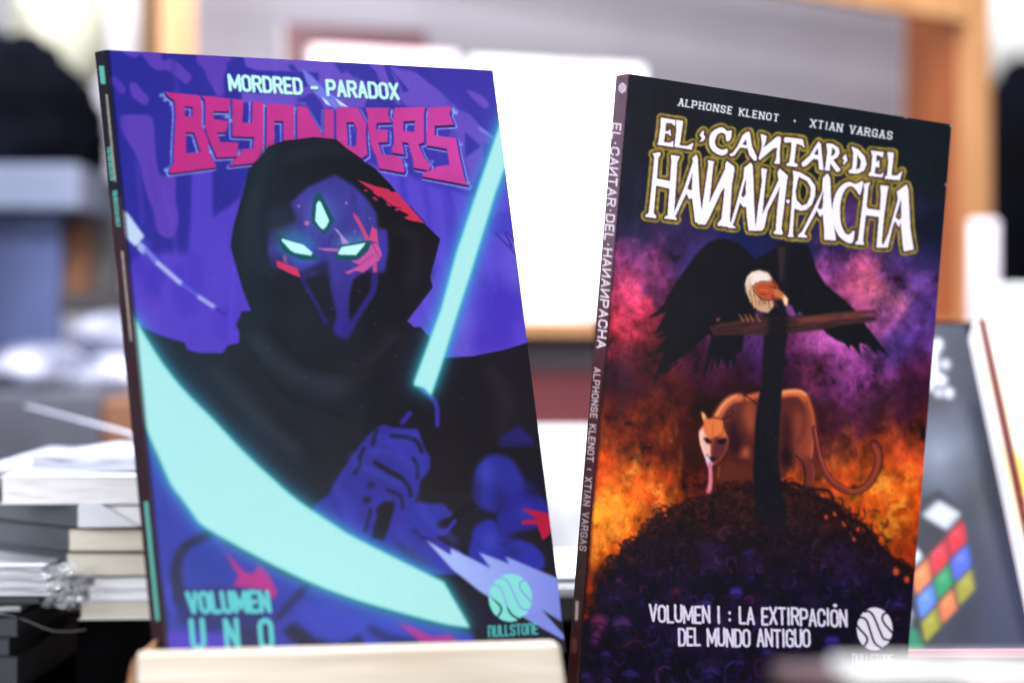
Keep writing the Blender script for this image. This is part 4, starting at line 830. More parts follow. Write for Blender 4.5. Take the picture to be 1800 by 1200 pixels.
def printed(name, corner, nu, nv, cv, m, parent, gain=1., bow=None):
    """Sheet with the ink colours of canvas cv: corner = four points (tl, tr, br, bl) or a list of four-point strips."""
    strips = corner if isinstance(corner[0], (list, tuple)) and len(corner[0]) == 4 else [corner]
    off = np.array(parent_off(parent)); V = []; F = []; base = 0
    for (a, b, c, d), n in zip(strips, nu if isinstance(nu, (list, tuple)) else [nu]):
        s = np.linspace(0, 1, n + 1)[None, :, None]; t = np.linspace(0, 1, nv + 1)[:, None, None]
        a, b, c, d = (np.array(q) for q in (a, b, c, d))
        P = (a * (1 - s) + b * s) * (1 - t) + (d * (1 - s) + c * s) * t
        if bow is not None:
            e_ = np.sin(np.pi * s) * np.sin(np.pi * t); q_ = np.minimum(1, e_ * 2.5)
            P = P + np.array(bow) * (e_ * (.6 + .35 * np.sin(5.1 * s + 2.2 * t + .4) * np.sin(3.3 * t + 1.1 * s)) * (1 - .5 * np.exp(-((s - .04) / .014) ** 2)))
        V.append(P.reshape(-1, 3))
        i = (np.arange(nv)[:, None] * (n + 1) + np.arange(n)[None]).ravel() + base
        F.append(np.stack([i, i + n + 1, i + n + 2, i + 1], 1)); base += (n + 1) * (nv + 1)
    V = np.concatenate(V); F = np.concatenate(F)
    u = 900 + V[:, 0] / V[:, 1] * 3500; v = 600 - (V[:, 2] - EYE) / V[:, 1] * 3500
    ink = np.maximum(lin(cv.sample(u, v)) * gain - .005, .001)
    me = bpy.data.meshes.new(name); nf = len(F)
    me.vertices.add(len(V)); me.vertices.foreach_set('co', (V - off).astype(np.float32).ravel())
    me.loops.add(nf * 4); me.loops.foreach_set('vertex_index', F.astype(np.int32).ravel())
    me.polygons.add(nf); me.polygons.foreach_set('loop_start', np.arange(0, nf * 4, 4, dtype=np.int32))
    me.update(calc_edges=True)
    ca = me.color_attributes.new('ink', 'FLOAT_COLOR', 'POINT')
    ca.data.foreach_set('color', np.concatenate([np.clip(ink, 0, 1), np.ones((len(V), 1))], 1).astype(np.float32).ravel())
    me.materials.append(m)
    return link(bpy.data.objects.new(name, me), parent)

# ------------------------------------------------------------------ materials
M_paper = mat('paper_edges', (206, 204, 212), (250, 249, 252), .8, 40, (1, 1, 34), .3, lo=.3, hi=.5)
M_cream_paper = mat('cream_paper_edges', (214, 208, 194), (236, 230, 216), .85, 50, (1, 1, 60), .15)
M_grey_paper = mat('grey_paper_edges', (110, 112, 124), (206, 208, 218), .85, 40, (1, 1, 30), .3, lo=.38, hi=.56)
M_black_cover = mat('black_card', (26, 28, 34), (36, 38, 44), .4, 30)
M_slate_cover = mat('slate_card', (44, 48, 56), (58, 62, 70), .5, 12)
M_white_cover = mat('white_gloss_card', (222, 226, 238), (244, 246, 252), .3, 9, bump=.1)
M_lav_cover = mat('lavender_card', (178, 184, 208), (214, 218, 234), .35, 7, bump=.1)
M_cloth = mat('black_cloth', (3, 3, 5), (7, 7, 9), .95, 90, bump=.5, spec=.05)
M_pine = mat('pale_pine', (196, 182, 162), (224, 214, 200), .5, 12, (1, 1, 12), .4)
M_pine_shaded = mat('pine_shaded_side', (176, 126, 92), (200, 150, 112), .7, 40, (1, 4, 1), .2)  # darker pine, shade of the stand's left side put into the colour
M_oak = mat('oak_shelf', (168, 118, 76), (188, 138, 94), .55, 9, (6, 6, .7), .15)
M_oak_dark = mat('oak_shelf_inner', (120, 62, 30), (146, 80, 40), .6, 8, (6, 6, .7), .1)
M_panel = mat('grey_back_panel', (118, 115, 126), (130, 126, 136), .8, 4)
M_print = print_mat('printed_gloss_cover', .3, .22)
M_print_r = print_mat('printed_satin_cover', .34, .18)
M_print_far = print_mat('printed_far_cover', .4, .2)

# ------------------------------------------------------------------ setting
def structure(o, **k): o['kind'] = 'structure'; return o
structure(mesh('floor', [(-6, -3, -.75), (6, -3, -.75), (6, 6, -.75), (-6, 6, -.75)], [(0, 1, 2, 3)], mat('grey_floor', (120, 118, 122), (136, 134, 138), .5, 3)))
structure(mesh('wall', [(-6, 4.2, -.75), (6, 4.2, -.75), (6, 4.2, 3), (-6, 4.2, 3)], [(0, 1, 2, 3)], mat('pale_wall', (176, 174, 184), (196, 194, 204), .9, 1.5)))

tb = thing('table', 'long table under a black cloth that carries all the comics', 'table', (0, 1.1, -.75))
box('tabletop', (-1.3, .45, -.03), (1.3, 1.75, -.002), mat('table_board', (150, 120, 90), None, .6), tb)
for x in (-1.2, 1.2):
    for y in (.52, 1.68): box('leg', (x - .025, y - .025, -.75), (x + .025, y + .025, -.03), mat('table_leg', (60, 60, 62), None, .4), tb)
tc_ = box('tablecloth', (-1.31, .44, -.0015), (1.31, 1.76, .001), M_cloth)
tc_['label'] = 'black cloth lying flat over the long table'; tc_['category'] = 'tablecloth'

# ------------------------------------------------------------------ the two comics in front
def plane_hit(px, py, P0, n):
    r = Vector(((px - 900) / 3500., 1, -(py - 600) / 3500.)); o = Vector((0, 0, EYE))
    return o + r * ((P0 - o).dot(n) / r.dot(n))
def cam2w(v): return Vector((v[0], -v[2], v[1]))

def front_comic(label, P0, n, corners, w, depth, cv, nu, nv, pm, edge_mat, gain):
    P0 = cam2w(P0) + Vector((0, 0, EYE)); n = cam2w(n).normalized(); w = cam2w(w).normalized()
    tl, tr_, br, bl = (plane_hit(x, y, P0, n) for x, y in corners)
    t = w * depth
    bk = thing('comic_book', label, 'comic book', (bl + br) / 2)
    fw = w * .0005
    r = (tr_ - tl).normalized(); up = (tl - bl).normalized()
    # front cover: printed face and white paper core
    fc = slab('front_cover', [tl + fw * .2, tr_ + fw * .2, br + fw * .2, bl + fw * .2], fw * .9, M_paper, bk)
    printed('cover_print', [tl, tr_, br, bl], nu, nv, cv, pm, fc, gain, n * .0011)
    # spine, slightly rounded towards the front cover
    k = .0012
    s0 = tl; s0b = bl
    a1, b1 = tl + w * k - r * k * .35, bl + w * k - r * k * .35
    a2, b2 = tl + t - r * .0009, bl + t - r * .0009
    sp = slab('spine', [a2 + r * .0002, tl + w * k, bl + w * k, b2 + r * .0002], r * .0006, edge_mat, bk)
    printed('spine_print', [(a2, a1, b1, b2), (a1, tl, bl, b1)], [14, 3], nv, cv, pm, sp, gain)
    ins = .0006
    q = [tl + r * .0009 - up * ins + fw * 1.4, tr_ - r * .0008 - up * ins + fw * 1.4, br - r * .0008 + up * ins + fw * 1.4, bl + r * .0009 + up * ins + fw * 1.4]
    slab('page_block', q, t - fw * 3, M_paper, bk)
    slab('back_cover', [tl + t - fw, tr_ + t - fw, br + t - fw, bl + t - fw], fw, edge_mat, bk)
    return bk, (tl, tr_, br, bl), n, t

cvL = paint_left()
L_book = front_comic('violet comic with a hooded three-eyed swordsman, standing behind the pine lip',
    (-.1666, .1216, -.8282), (.373, .337, .865), [(187, 88), (866, 124), (996, 1146), (295, 1172)], (-.6, .0, -.8), .009, cvL, 470, 720, M_print, M_black_cover, .74)
cvR = paint_right()
R_book = front_comic('black and fiery red comic with a condor on a cross above a puma',
    (.0511, .116, -.8648), (.403, -.024, .915), [(1105, 130), (1673, 219), (1590, 1222), (1016, 1212)], (-.403, .024, -.915), .010, cvR, 380, 720, M_print_r, mat('maroon_card', (60, 24, 30), None, .4), 1.0)

# ------------------------------------------------------------------ wooden stand of the violet comic
tl, tr_, br, bl = L_book[1]
st = thing('display_stand', 'pale pine display stand holding the violet comic, blurred lip in front', 'display stand', (-.06, .74, .14))
ztop = EYE - .111; zb = .141
def V3(x, y, z): return Vector((x, y, z))
f0, f1 = V3(-.1331, .706, ztop), V3(.0178, .7316, ztop)
g0, g1 = V3(-.1331 - .0005, .706, zb - .03), V3(.0178 + .0115, .7316 + .002, zb - .03)
dv = Vector((-.167, .986, 0)) * .012
hexa('front_lip', [g0, g1, g1 + dv, g0 + dv, f0, f1, f1 + dv, f0 + dv], M_pine, st, bevel=.0018)
h0 = f0 + dv * .3 + Vector((-.0008, 0, -.0018)); h1_ = g0 + dv * .3 + Vector((-.0008, 0, 0))
hexa('side_cheek', [h1_ + Vector((-.016, .004, 0)), h1_ + Vector((0, 0, 0)), h1_ + Vector((0, .06, 0)), h1_ + Vector((-.016, .06, 0)),
                    h0 + Vector((-.0015, .002, -.002)), h0, h0 + Vector((0, .05, 0)), h0 + Vector((-.0015, .05, 0))], M_pine_shaded, st, bevel=.001)
lo_z = min(bl.z, br.z)
hexa('base_board', [V3(-.15, .722, .128), V3(.03, .75, .128), V3(.06, .9, .128), V3(-.12, .87, .128), V3(-.15, .722, .140), V3(.03, .75, .140), V3(.06, .9, .140), V3(-.12, .87, .140)], M_pine, st)
bt = L_book[3] * 1.15
c0, c1, c2_, c3 = (tl * .3 + bl * .7), (tr_ * .3 + br * .7), br, bl
r_ = (tr_ - tl).normalized()
slab('back_rest', [c0 + bt + r_ * .03, c1 + bt - r_ * .03, c2_ + bt - r_ * .03, c3 + bt + r_ * .03], Vector((0, .006, 0)), M_pine, st)
rs_ = thing('display_riser', 'black cloth covered riser block under the front comics', 'riser', (0, .9, 0))
box('block', (-.5, .70, .001), (.5, .96, .1085), M_cloth, rs_, bevel=.003)

# second riser under the black comic (below the picture's lower edge)
tl2, tr2, br2, bl2 = R_book[1]
zz = min(br2.z, bl2.z)
s2 = thing('comic_easel', 'small black easel hidden behind and under the black comic', 'easel', (.11, .9, .11))
box('foot', (.02, .84, .1095), (.2, .955, zz - .0015), M_black_cover, s2)
tt = R_book[3] * 1.12
q = [tl2 * .5 + bl2 * .5, tr2 * .5 + br2 * .5, br2, bl2]; rr = (tr2 - tl2).normalized()
slab('back_rest', [q[0] + tt + rr * .05, q[1] + tt - rr * .05, q[2] + tt - rr * .05, q[3] + tt + rr * .05], (0, .004, 0), M_black_cover, s2)

# ------------------------------------------------------------------ books lying in the stack at the left
def lying(name, label, cat, corner, yaw, wx, ly, z0, z1, page, cover, ct=.0006, group=None, over=.0012, skew=None, side=None):
    """corner = front corner on the table plane; block spans wx along +x', ly along +y' (rotated by yaw)."""
    o = thing(name, label, cat, (corner[0], corner[1], z0), group)
    cx, cy = corner; R = Matrix.Rotation(yaw, 3, 'Z')
    def B(n, x0, y0, za, x1, y1, zb_, m, bev=0):
        P = [Vector(p) for p in ((x0, y0, za), (x1, y0, za), (x1, y1, za), (x0, y1, za), (x0, y0, zb_), (x1, y0, zb_), (x1, y1, zb_), (x0, y1, zb_))]
        if skew is None: Q = [R @ p + Vector((cx, cy, 0)) for p in P]
        else: Q = [Vector((cx, cy, 0)) + R @ Vector((p.x, 0, 0)) + Vector((skew[0] * p.y, skew[1] * p.y, p.z)) for p in P]
        return hexa(n, Q, m, o, bev)
    s = 1 if wx > 0 else -1
    x0, x1 = (0, wx) if wx > 0 else (wx, 0)
    B('page_block', x0 + over, over, z0 + ct, x1 - over, ly - over, z1 - ct, page)
    B('back_cover', x0, 0, z0, x1, ly, z0 + ct * .96, cover)
    B('front_cover', x0, 0, z1 - ct * .96, x1, ly, z1, cover)
    if side is not None: B('spine', x0 + .0002, 0.0003, z0 + ct, x0 + over - .0001, ly, z1 - ct, side)
    else: B('spine', x0, ly - ct, z0 + ct, x1, ly, z1 - ct, cover)
    return o
def zpx(y, d): return EYE - (y - 600) / 3500. * d
D0 = 1.0
def xp(x, d=D0): return (x - 900) / 3500. * d
GS = 'books lying in the left stack'
c1 = xp(137)
lying('paperback_book', 'thick cream paged book at the very bottom of the left stack', 'book', (xp(138), D0), math.radians(3), .13, .19, zpx(1089, D0), zpx(1056, D0), M_cream_paper, M_white_cover, .0005, GS)
lying('shrink_wrapped_comic', 'bright white thin comic just above the bottom cream book, plastic wrapped', 'comic book', (xp(152), D0 + .002), math.radians(1.5), .12, .19, zpx(1055.5, D0), zpx(1036, D0), M_paper, M_white_cover, .0007, GS)
lying('shrink_wrapped_comic', 'second plastic wrapped white comic, under the three grey sided books', 'comic book', (xp(158), D0 + .004), math.radians(-1), .12, .19, zpx(1035.5, D0), zpx(1014, D0), M_paper, M_white_cover, .0009, GS)
SK = (-.73, .68); M_side = mat('grey_spine_card', (62, 68, 76), (84, 90, 98), .6, 14)
lying('paperback_book', 'lowest of the three cream books whose grey side faces left', 'book', (xp(114), D0), .05, .15, .21, zpx(1013.4, D0), zpx(969.5, D0), M_cream_paper, M_slate_cover, .0006, GS, skew=SK, side=M_side)
lying('paperback_book', 'middle one of the three cream books whose grey side faces left', 'book', (xp(120), D0 - .003), .03, .15, .21, zpx(969.1, D0), zpx(926.5, D0), M_cream_paper, M_black_cover, .0008, GS, skew=SK, side=M_side)
lying('paperback_book', 'uppermost of the three books whose grey side faces left, white paper on its front', 'book', (xp(137), D0 - .006), .02, .15, .21, zpx(926.1, D0), zpx(883.5, D0), M_paper, M_black_cover, .0008, GS, skew=SK, side=M_side)
lying('white_book', 'bright white thick book in the upper part of the left stack', 'book', (xp(8), D0 - .01), math.radians(1), .16, .20, zpx(883.1, D0), zpx(834.5, D0), M_paper, M_white_cover, .0006, GS)
lying('booklet', 'pale blue thin booklet lying wide across the white thick book', 'booklet', (xp(-60), D0 + .012), math.radians(2), .19, .20, zpx(833.8, D0), zpx(826, D0), M_paper, M_lav_cover, .0006, GS)
lying('booklet', 'lavender grey booklet on top of the left stack', 'booklet', (xp(34), D0 + .02), math.radians(-9), .15, .19, zpx(825.3, D0), zpx(803, D0), M_grey_paper, M_lav_cover, .0014, GS)
# loose leaf sticking up behind the stack
lf = slab('loose_leaf', [W(40, 712, 1.26), W(262, 770, 1.12), W(262, 774, 1.12), W(40, 714, 1.26)], (0, .02, -.001), M_lav_cover)
lf['label'] = 'thin white leaf sticking up slanting behind the left stack'; lf['category'] = 'sheet of paper'
# white flap on the front of the upper grey book
fl = slab('paper_flap', [W(139, 884, .989), W(174, 884, .989), W(243, 925, .989), W(139, 926.5, .989)], (0, .0006, 0), M_white_cover)
fl['label'] = 'white wedge shaped paper flap on the front of the upper grey sided book'; fl['category'] = 'sheet of paper'

# plinth below the left stack
zb2 = zpx(1089, D0) - .0005
pl = box('stack_plinth', (xp(128), D0 + .006, .0015), (xp(128) + .3, D0 + .22, zb2), M_cloth, bevel=.002)
pl['label'] = 'black cloth covered box carrying the left stack of books'; pl['category'] = 'box'

# left edge pile
GP = 'comics piled at the left edge'
spec = [(75, 993, 1011, 'thin white comic with rounded corner on top of the left edge pile', M_grey_paper, -4), (84, 1013, 1028.5, 'second white comic from the top of the left edge pile', M_grey_paper, -1), (85, 1029.5, 1046, 'third white comic of the left edge pile, sticking out farthest', M_grey_paper, 0),
        (71, 1047, 1060.5, 'grey comic below the three white ones in the left edge pile', M_slate_cover, 2), (38, 1062, 1075.5, 'short set back comic under the grey one in the left edge pile', M_grey_paper, 3), (32, 1084, 1119, 'thick grey paged book in the lower part of the left edge pile', M_slate_cover, 0),
        (18, 1120, 1152, 'dim grey book second from the bottom of the left edge pile', M_slate_cover, 2), (32, 1153, 1215, 'lowest dim grey book of the left edge pile, at the picture corner', M_slate_cover, 0)]
d1 = .975
for x, ya_, yb, lab, pg, dg in spec:
    lying('comic_book', lab, 'comic book', (xp(x, d1), d1), math.radians(dg), -.16, .2, zpx(yb, d1), zpx(ya_, d1), pg, M_white_cover if ya_ < 1046 else M_black_cover, .0007, GP, over=.0009)
lw = box('pile_plinth', (xp(18, d1) - .2, d1 + .01, .0015), (xp(12, d1), d1 + .2, zpx(1215.5, d1)), M_cloth)
lw['label'] = 'black box under the pile of comics at the left edge'; lw['category'] = 'box'

# clear plastic bunch
def plastic(name, rough=.06, white=.03):
    m = bpy.data.materials.new(name); m.use_nodes = True; nt = m.node_tree; b = nt.nodes['Principled BSDF']
    b.inputs['Base Color'].default_value = (.9, .93, 1, 1); b.inputs['Roughness'].default_value = rough; b.inputs['Specular IOR Level'].default_value = .9
    tc = nt.nodes.new('ShaderNodeTexCoord'); nz = nt.nodes.new('ShaderNodeTexNoise'); nz.inputs['Scale'].default_value = 60; nz.inputs['Detail'].default_value = 5
    nt.links.new(tc.outputs['Object'], nz.inputs['Vector'])
    bp = nt.nodes.new('ShaderNodeBump'); bp.inputs['Strength'].default_value = 1; bp.inputs['Distance'].default_value = .004
    nt.links.new(nz.outputs['Fac'], bp.inputs['Height']); nt.links.new(bp.outputs[0], b.inputs['Normal'])
    mr = nt.nodes.new('ShaderNodeMapRange'); mr.inputs['From Min'].default_value = .48; mr.inputs['From Max'].default_value = .72
    mr.inputs['To Min'].default_value = white; mr.inputs['To Max'].default_value = min(1, white + .5)
    nt.links.new(nz.outputs['Fac'], mr.inputs[0]); nt.links.new(mr.outputs[0], b.inputs['Alpha'])
    return m
M_plastic = plastic('clear_film')
def crumple(name, c, rad, m, seed, parent=None, amp=.35, nu=44, nv=26):
    rs = np.random.RandomState(seed); V = []; F = []
    k = rs.randn(14, 3) * 4; ph = rs.rand(14) * 6.28
    for j in range(nv + 1):
        for i in range(nu):
            a = 6.2832 * i / nu; e = math.pi * (j / nv - .5)
            d = np.array([math.cos(e) * math.cos(a), math.cos(e) * math.sin(a), math.sin(e)])
            f = 1 + amp * sum(abs(math.sin(d @ k[q] + ph[q])) - .5 for q in range(14)) / 4
            V.append((c[0] + rad[0] * d[0] * f, c[1] + rad[1] * d[1] * f, c[2] + rad[2] * d[2] * f))
    for j in range(nv):
        for i in range(nu): F.append((j * nu + i, j * nu + (i + 1) % nu, (j + 1) * nu + (i + 1) % nu, (j + 1) * nu + i))
    return mesh(name, V, F, m, parent, smooth=False)
cc = W(118, 1030, .985)
pb = crumple('plastic_wrap', cc, (.0125, .008, .0082), M_plastic, 4, amp=.6)
pb['label'] = 'crumpled clear plastic wrap shining beside the wrapped comics in the left stack'; pb['category'] = 'plastic wrap'
# thin cord across the dark
cu = bpy.data.curves.new('loose_thread', 'CURVE'); cu.dimensions = '3D'; cu.bevel_depth = .00035; sp_ = cu.splines.new('NURBS')
pp = [W(-20, 1076, .97), W(10, 1078, .972), W(45, 1088, .98), W(80, 1106, .985), W(108, 1112, .99), W(150, 1106, 1.0)]
sp_.points.add(len(pp) - 1)
for q_, p in zip(sp_.points, pp): q_.co = (*p, 1)
sp_.use_endpoint_u = True; cu.materials.append(mat('grey_thread', (120, 120, 126), None, .5))
tmp = bpy.data.objects.new('tmp', cu); col.objects.link(tmp)
thm = bpy.data.meshes.new_from_object(tmp.evaluated_get(bpy.context.evaluated_depsgraph_get())); thm.name = 'loose_thread'; bpy.data.objects.remove(tmp)
th = link(bpy.data.objects.new('loose_thread', thm)); th['label'] = 'thin pale thread sagging in front of the black box at lower left'; th['category'] = 'thread'

# ------------------------------------------------------------------ box with ovals behind, between the comics
bxo = thing('printed_box', 'dark teal box with white ovals, seen between the two front comics', 'box', W(600, 1200, 1.1))
M_teal = mat('dark_teal_card', (22, 42, 56), (30, 54, 70), .5, 6)
a, b = W(300, 1052, 1.1), W(1040, 1200, 1.1)
box('carton', (a.x, 1.1, .0015), (b.x, 1.3, a.z), M_teal, bxo)
def oval(name, c, rx, rz, m, parent, ry=None):
    n = 22; V = []
    for k_ in (0, 1):
        for i in range(n): q = 6.2832 * i / n; V.append((c.x + rx * math.cos(q), c.y - .0004 + k_ * .0003, c.z + rz * math.sin(q)))
    F = [tuple(range(n))] + [(i, i + n, (i + 1) % n + n, (i + 1) % n) for i in range(n)]
    return mesh(name, V, F, m, parent)
M_wprint = mat('white_print', (222, 226, 236), None, .6, 30)
for px, py in ((997, 1073), (1003, 1134), (1000, 1192)):
    ov = oval('oval_print', W(px, py, 1.0995), .0036, .0062, M_wprint, bxo)
    oval('oval_mark', W(px - 1, py - 4, 1.0988), .0011, .0022, mat('grey_print', (120, 126, 136), None, .6), ov)
ld = box('white_tray', (a.x, 1.098, a.z + .001), (b.x, 1.28, a.z + .0075), M_white_cover, bevel=.001)
ld['label'] = 'flat white booklet lying on the dark teal box between the comics'; ld['category'] = 'booklet'
l2_ = box('dark_booklet', (a.x, 1.1, a.z + .0085), (b.x - .004, 1.108, a.z + .0115), M_teal, bevel=.0006)
l2_['label'] = 'thin dark teal booklet on the flat white booklet'; l2_['category'] = 'booklet'

# ------------------------------------------------------------------ comics leaning far back at the right
M_pink = mat('pink_card', (226, 150, 176), (236, 176, 196), .5, 20)
def leaning(name, label, gain, X0, X1, d_top, z_top, d_bot, z_bot, thick, cv, nu, nv, side, cover_edge, extra=None):
    tl, tr_, br, bl = V3(X0, d_top, z_top), V3(X1, d_top, z_top), V3(X1, d_bot, z_bot), V3(X0, d_bot, z_bot)
    up = (tl - bl).normalized(); n = Vector((0, up.z, -up.y)); 
    o = thing(name, label, 'comic book', (bl + br) / 2)
    fc = slab('front_cover', [p + n * .0002 for p in (tl, tr_, br, bl)], n * .0008, cover_edge, o)
    printed('cover_print', [tl, tr_, br, bl], nu, nv, cv, M_print_far, fc, gain)
    i = .0012; e = Vector((i, 0, 0)); f = n * .0012
    slab('page_block', [tl + e + f - up * i, tr_ - e + f - up * i, br - e + f + up * i, bl + e + f + up * i], n * (thick - .0024), M_paper, o)
    slab('back_cover', [p + n * thick for p in (tl, tr_, br, bl)], n * -.0008, cover_edge, o)
    slab('spine', [tl + n * .0012, tl + n * .0012 + Vector((.0008, 0, 0)), bl + n * .0012 + Vector((.0008, 0, 0)), bl + n * .0012], n * (thick - .0024), side, o)
    return o
def paint_cube():
    rs = np.random.RandomState(5); cv = Canvas(1560, 540, 1850, 1170, (48, 54, 72))
    n = vnoise(cv.H, cv.W, 80, rs, 4)[..., None]; X, Y = np.meshgrid(np.arange(cv.W) + 1560, np.arange(cv.H) + 540)
    k = np.clip(1 - np.hypot((X - 1650) / 90., (Y - 800) / 110.), 0, 1)[..., None]
    cv.im = (np.array([46, 52, 68]) + k * np.array([60, 62, 66])) / 255. * (.8 + .4 * n)
    cv.poly([(1740, 900), (1850, 1000), (1850, 1170), (1700, 1170), (1720, 1060)], (52, 56, 84), .7, 14)
    cv.poly([(1680, 560), (1700, 560), (1800, 900), (1760, 860)], (44, 50, 66), .8, 8)
    for x, y, r in ((1648, 605, 11), (1640, 620, 12), (1662, 640, 9), (1640, 660, 14), (1655, 668, 11), (1668, 690, 10), (1650, 690, 8), (1640, 640, 12), (1632, 676, 12)): cv.dot(x, y, r * .8, r, (214, 218, 230), .95, 2)
    # cube
    cv.poly([(1590, 890), (1650, 860), (1696, 900), (1700, 1030), (1630, 1145), (1590, 1145)], (38, 42, 54), 1, 1)
    o = np.array([1600., 1010.]); ex = np.array([31., -34.]); ey = np.array([8., 42.])
    cols = [[(214, 120, 74), (196, 44, 60), (186, 36, 54)], [(84, 124, 214), (42, 134, 92), (70, 92, 204)], [(140, 140, 50), (196, 110, 70), (138, 136, 54)]]
    for r in range(3):
        for c in range(3):
            p = o + ex * c + ey * r; g = .06
            cv.poly([tuple(p + ex * g + ey * g), tuple(p + ex * (1 - g) + ey * g), tuple(p + ex * (1 - g) + ey * (1 - g)), tuple(p + ex * g + ey * (1 - g))], cols[r][c], 1, 1)
            q = p + ex * .2 + ey * .2; cv.poly([tuple(q), tuple(q + ex * .5), tuple(q + ex * .4 + ey * .3)], (255, 255, 255), .18, 2)
    cv.poly([(1620, 905), (1650, 878), (1690, 902), (1664, 932)], (176, 180, 192), 1, 2)
    cv.poly([(1590, 975), (1612, 962), (1622, 978), (1600, 1000), (1590, 1000)], (206, 212, 226), 1, 2)
    cv.poly([(1590, 1060), (1606, 1075), (1600, 1100), (1590, 1110)], (150, 156, 170), 1, 2); cv.poly([(1590, 1100), (1612, 1104), (1626, 1145), (1590, 1145)], (36, 120, 92), 1, 2)
    return cv
def paint_yellow():
    rs = np.random.RandomState(6); cv = Canvas(1690, 540, 1900, 1170, (244, 242, 236))
    cv.poly([(1730, 640), (1760, 660), (1790, 760), (1770, 780)], (246, 232, 150), .5, 8); cv.poly([(1760, 780), (1800, 800), (1830, 900), (1800, 940)], (244, 220, 90), .9, 8)
    cv.poly([(1810, 640), (1870, 640), (1880, 800), (1830, 760)], (246, 228, 120), .8, 8)
    cv.dot(1779, 612, 13, 17, (150, 156, 176), .95, 2); cv.line([(1770, 606), (1782, 620), (1788, 608)], 3, (230, 232, 240), .9, 1)
    X, Y = np.meshgrid(np.arange(cv.W) + 1690, np.arange(cv.H) + 540); e = 1722 + (Y - 560) * .211
    cv.put((np.abs(X - e) < 9).astype(float), (90, 16, 32))
    return cv
zt = EYE + .010
leaning('comic_book', 'slate grey comic with a painted colour cube, leaning back behind the black comic', .75, .0964, .2664, 1.17, zt, 1.0, EYE - .1565, .006, paint_cube(), 90, 200, M_slate_cover, M_pink)
leaning('comic_book', 'white and yellow thick comic with a dark red edge, leaning back at far right', .9, .260, .423, 1.12, EYE + .0128, .972, EYE - .152, .018, paint_yellow(), 60, 150, M_white_cover, mat('dark_red_card', (120, 30, 48), None, .4))
rl = thing('sloping_rack', 'black sloping rack that carries the two comics leaning back at the right', 'rack', (.25, 1.0, 0))
hexa('sloping_board', [V3(.05, 1.003, EYE - .178), V3(.44, 1.003, EYE - .178), V3(.44, 1.2, EYE - .178), V3(.05, 1.2, EYE - .178),
      V3(.05, 1.018, EYE - .158), V3(.44, 1.018, EYE - .158), V3(.44, 1.205, EYE + .012), V3(.05, 1.205, EYE + .012)], M_cloth, rl)
box('rack_lip', (.05, .965, EYE - .178), (.44, 1.016, EYE - .1585), M_cloth, rl)
box('rack_pillar', (.06, 1.03, .0015), (.43, 1.19, EYE - .1785), M_cloth, rl)
pk = slab('pink_strip', [W(1560, 1143, .962), W(1850, 1141, .962), W(1850, 1158, .962), W(1560, 1156, .962)], (0, .002, 0), M_pink)
pk['label'] = 'pink paper strip along the foot of the slate grey cube comic'; pk['category'] = 'paper strip'

# ------------------------------------------------------------------ flat comics close to the lens, lower right
M_dr = mat('dark_red_print', (58, 18, 28), (196, 176, 184), .35, 30, (1, 1, .6), lo=.5, hi=.62)
M_offw = mat('off_white_streaked_edges', (150, 152, 158), (246, 246, 246), .4, 26, (1, 1, 14), .4, lo=.34, hi=.5)
dn_ = .49
def near_comic(name, label, px0, ytop, ybot, yaw, dep, page, cover, ct):
    return lying(name, label, 'comic book', (xp(px0, dn_), dn_), math.radians(yaw), .12, dep, zpx(ybot, dn_), zpx(ytop, dn_), page, cover, ct)
near_comic('comic_book', 'dark red comic lying very close to the lens at the lower right edge', 1395, 1201, 1222, 2, .032, M_dr, M_dr, .0008)
near_comic('comic_book', 'off white comic on the dark red one, very blurred at lower right', 1492, 1177, 1199, 3, .022, M_offw, M_offw, .0006)
nt_ = box('near_tray', (xp(1380, dn_), dn_ - .004, .0015), (xp(1380, dn_) + .125, dn_ + .04, zpx(1222.5, dn_) - .001), M_cloth)
nt_['label'] = 'black box under the two blurred comics at the lower right'; nt_['category'] = 'box'

# ------------------------------------------------------------------ oak shelf unit in the background
YW = math.radians(20); OR = Vector((.517, 2.2, 0)); RX = Vector((math.cos(YW), math.sin(YW), 0)); RY = Vector((-math.sin(YW), math.cos(YW), 0))
def sp3(u, v, z): return OR + RX * u + RY * v + Vector((0, 0, z))       # u<0 to the left along the front
def sbox(name, u0, u1, v0, v1, z0, z1, m, parent=None, bevel=0):
    return hexa(name, [sp3(u0, v0, z0), sp3(u1, v0, z0), sp3(u1, v1, z0), sp3(u0, v1, z0), sp3(u0, v0, z1), sp3(u1, v0, z1), sp3(u1, v1, z1), sp3(u0, v1, z1)], m, parent, bevel)
sh = thing('shelf_unit', 'oak shelf unit with a grey back, blurred in the background', 'shelf', OR + Vector((-.4, 0, -.75)))
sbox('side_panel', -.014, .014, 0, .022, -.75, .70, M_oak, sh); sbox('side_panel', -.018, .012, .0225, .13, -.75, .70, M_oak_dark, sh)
sbox('side_panel', -.905, -.872, 0, .13, -.75, .70, M_oak, sh)
sbox('back_panel', -.871, -.019, .132, .14, -.75, .70, M_panel, sh)
hexa('top_board', [sp3(-.871, -.004, EYE + .425), sp3(-.019, -.004, EYE + .352), sp3(-.019, .02, EYE + .352), sp3(-.871, .02, EYE + .425), sp3(-.871, -.004, EYE + .45), sp3(-.019, -.004, EYE + .39), sp3(-.019, .02, EYE + .39), sp3(-.871, .02, EYE + .45)], M_oak, sh)
sbox('shelf_board', -.871, -.0185, 0, .131, EYE + .008, EYE + .022, M_oak, sh)
sbox('shelf_board', -.871, -.0185, 0, .131, EYE - .30, EYE - .285, M_oak, sh)
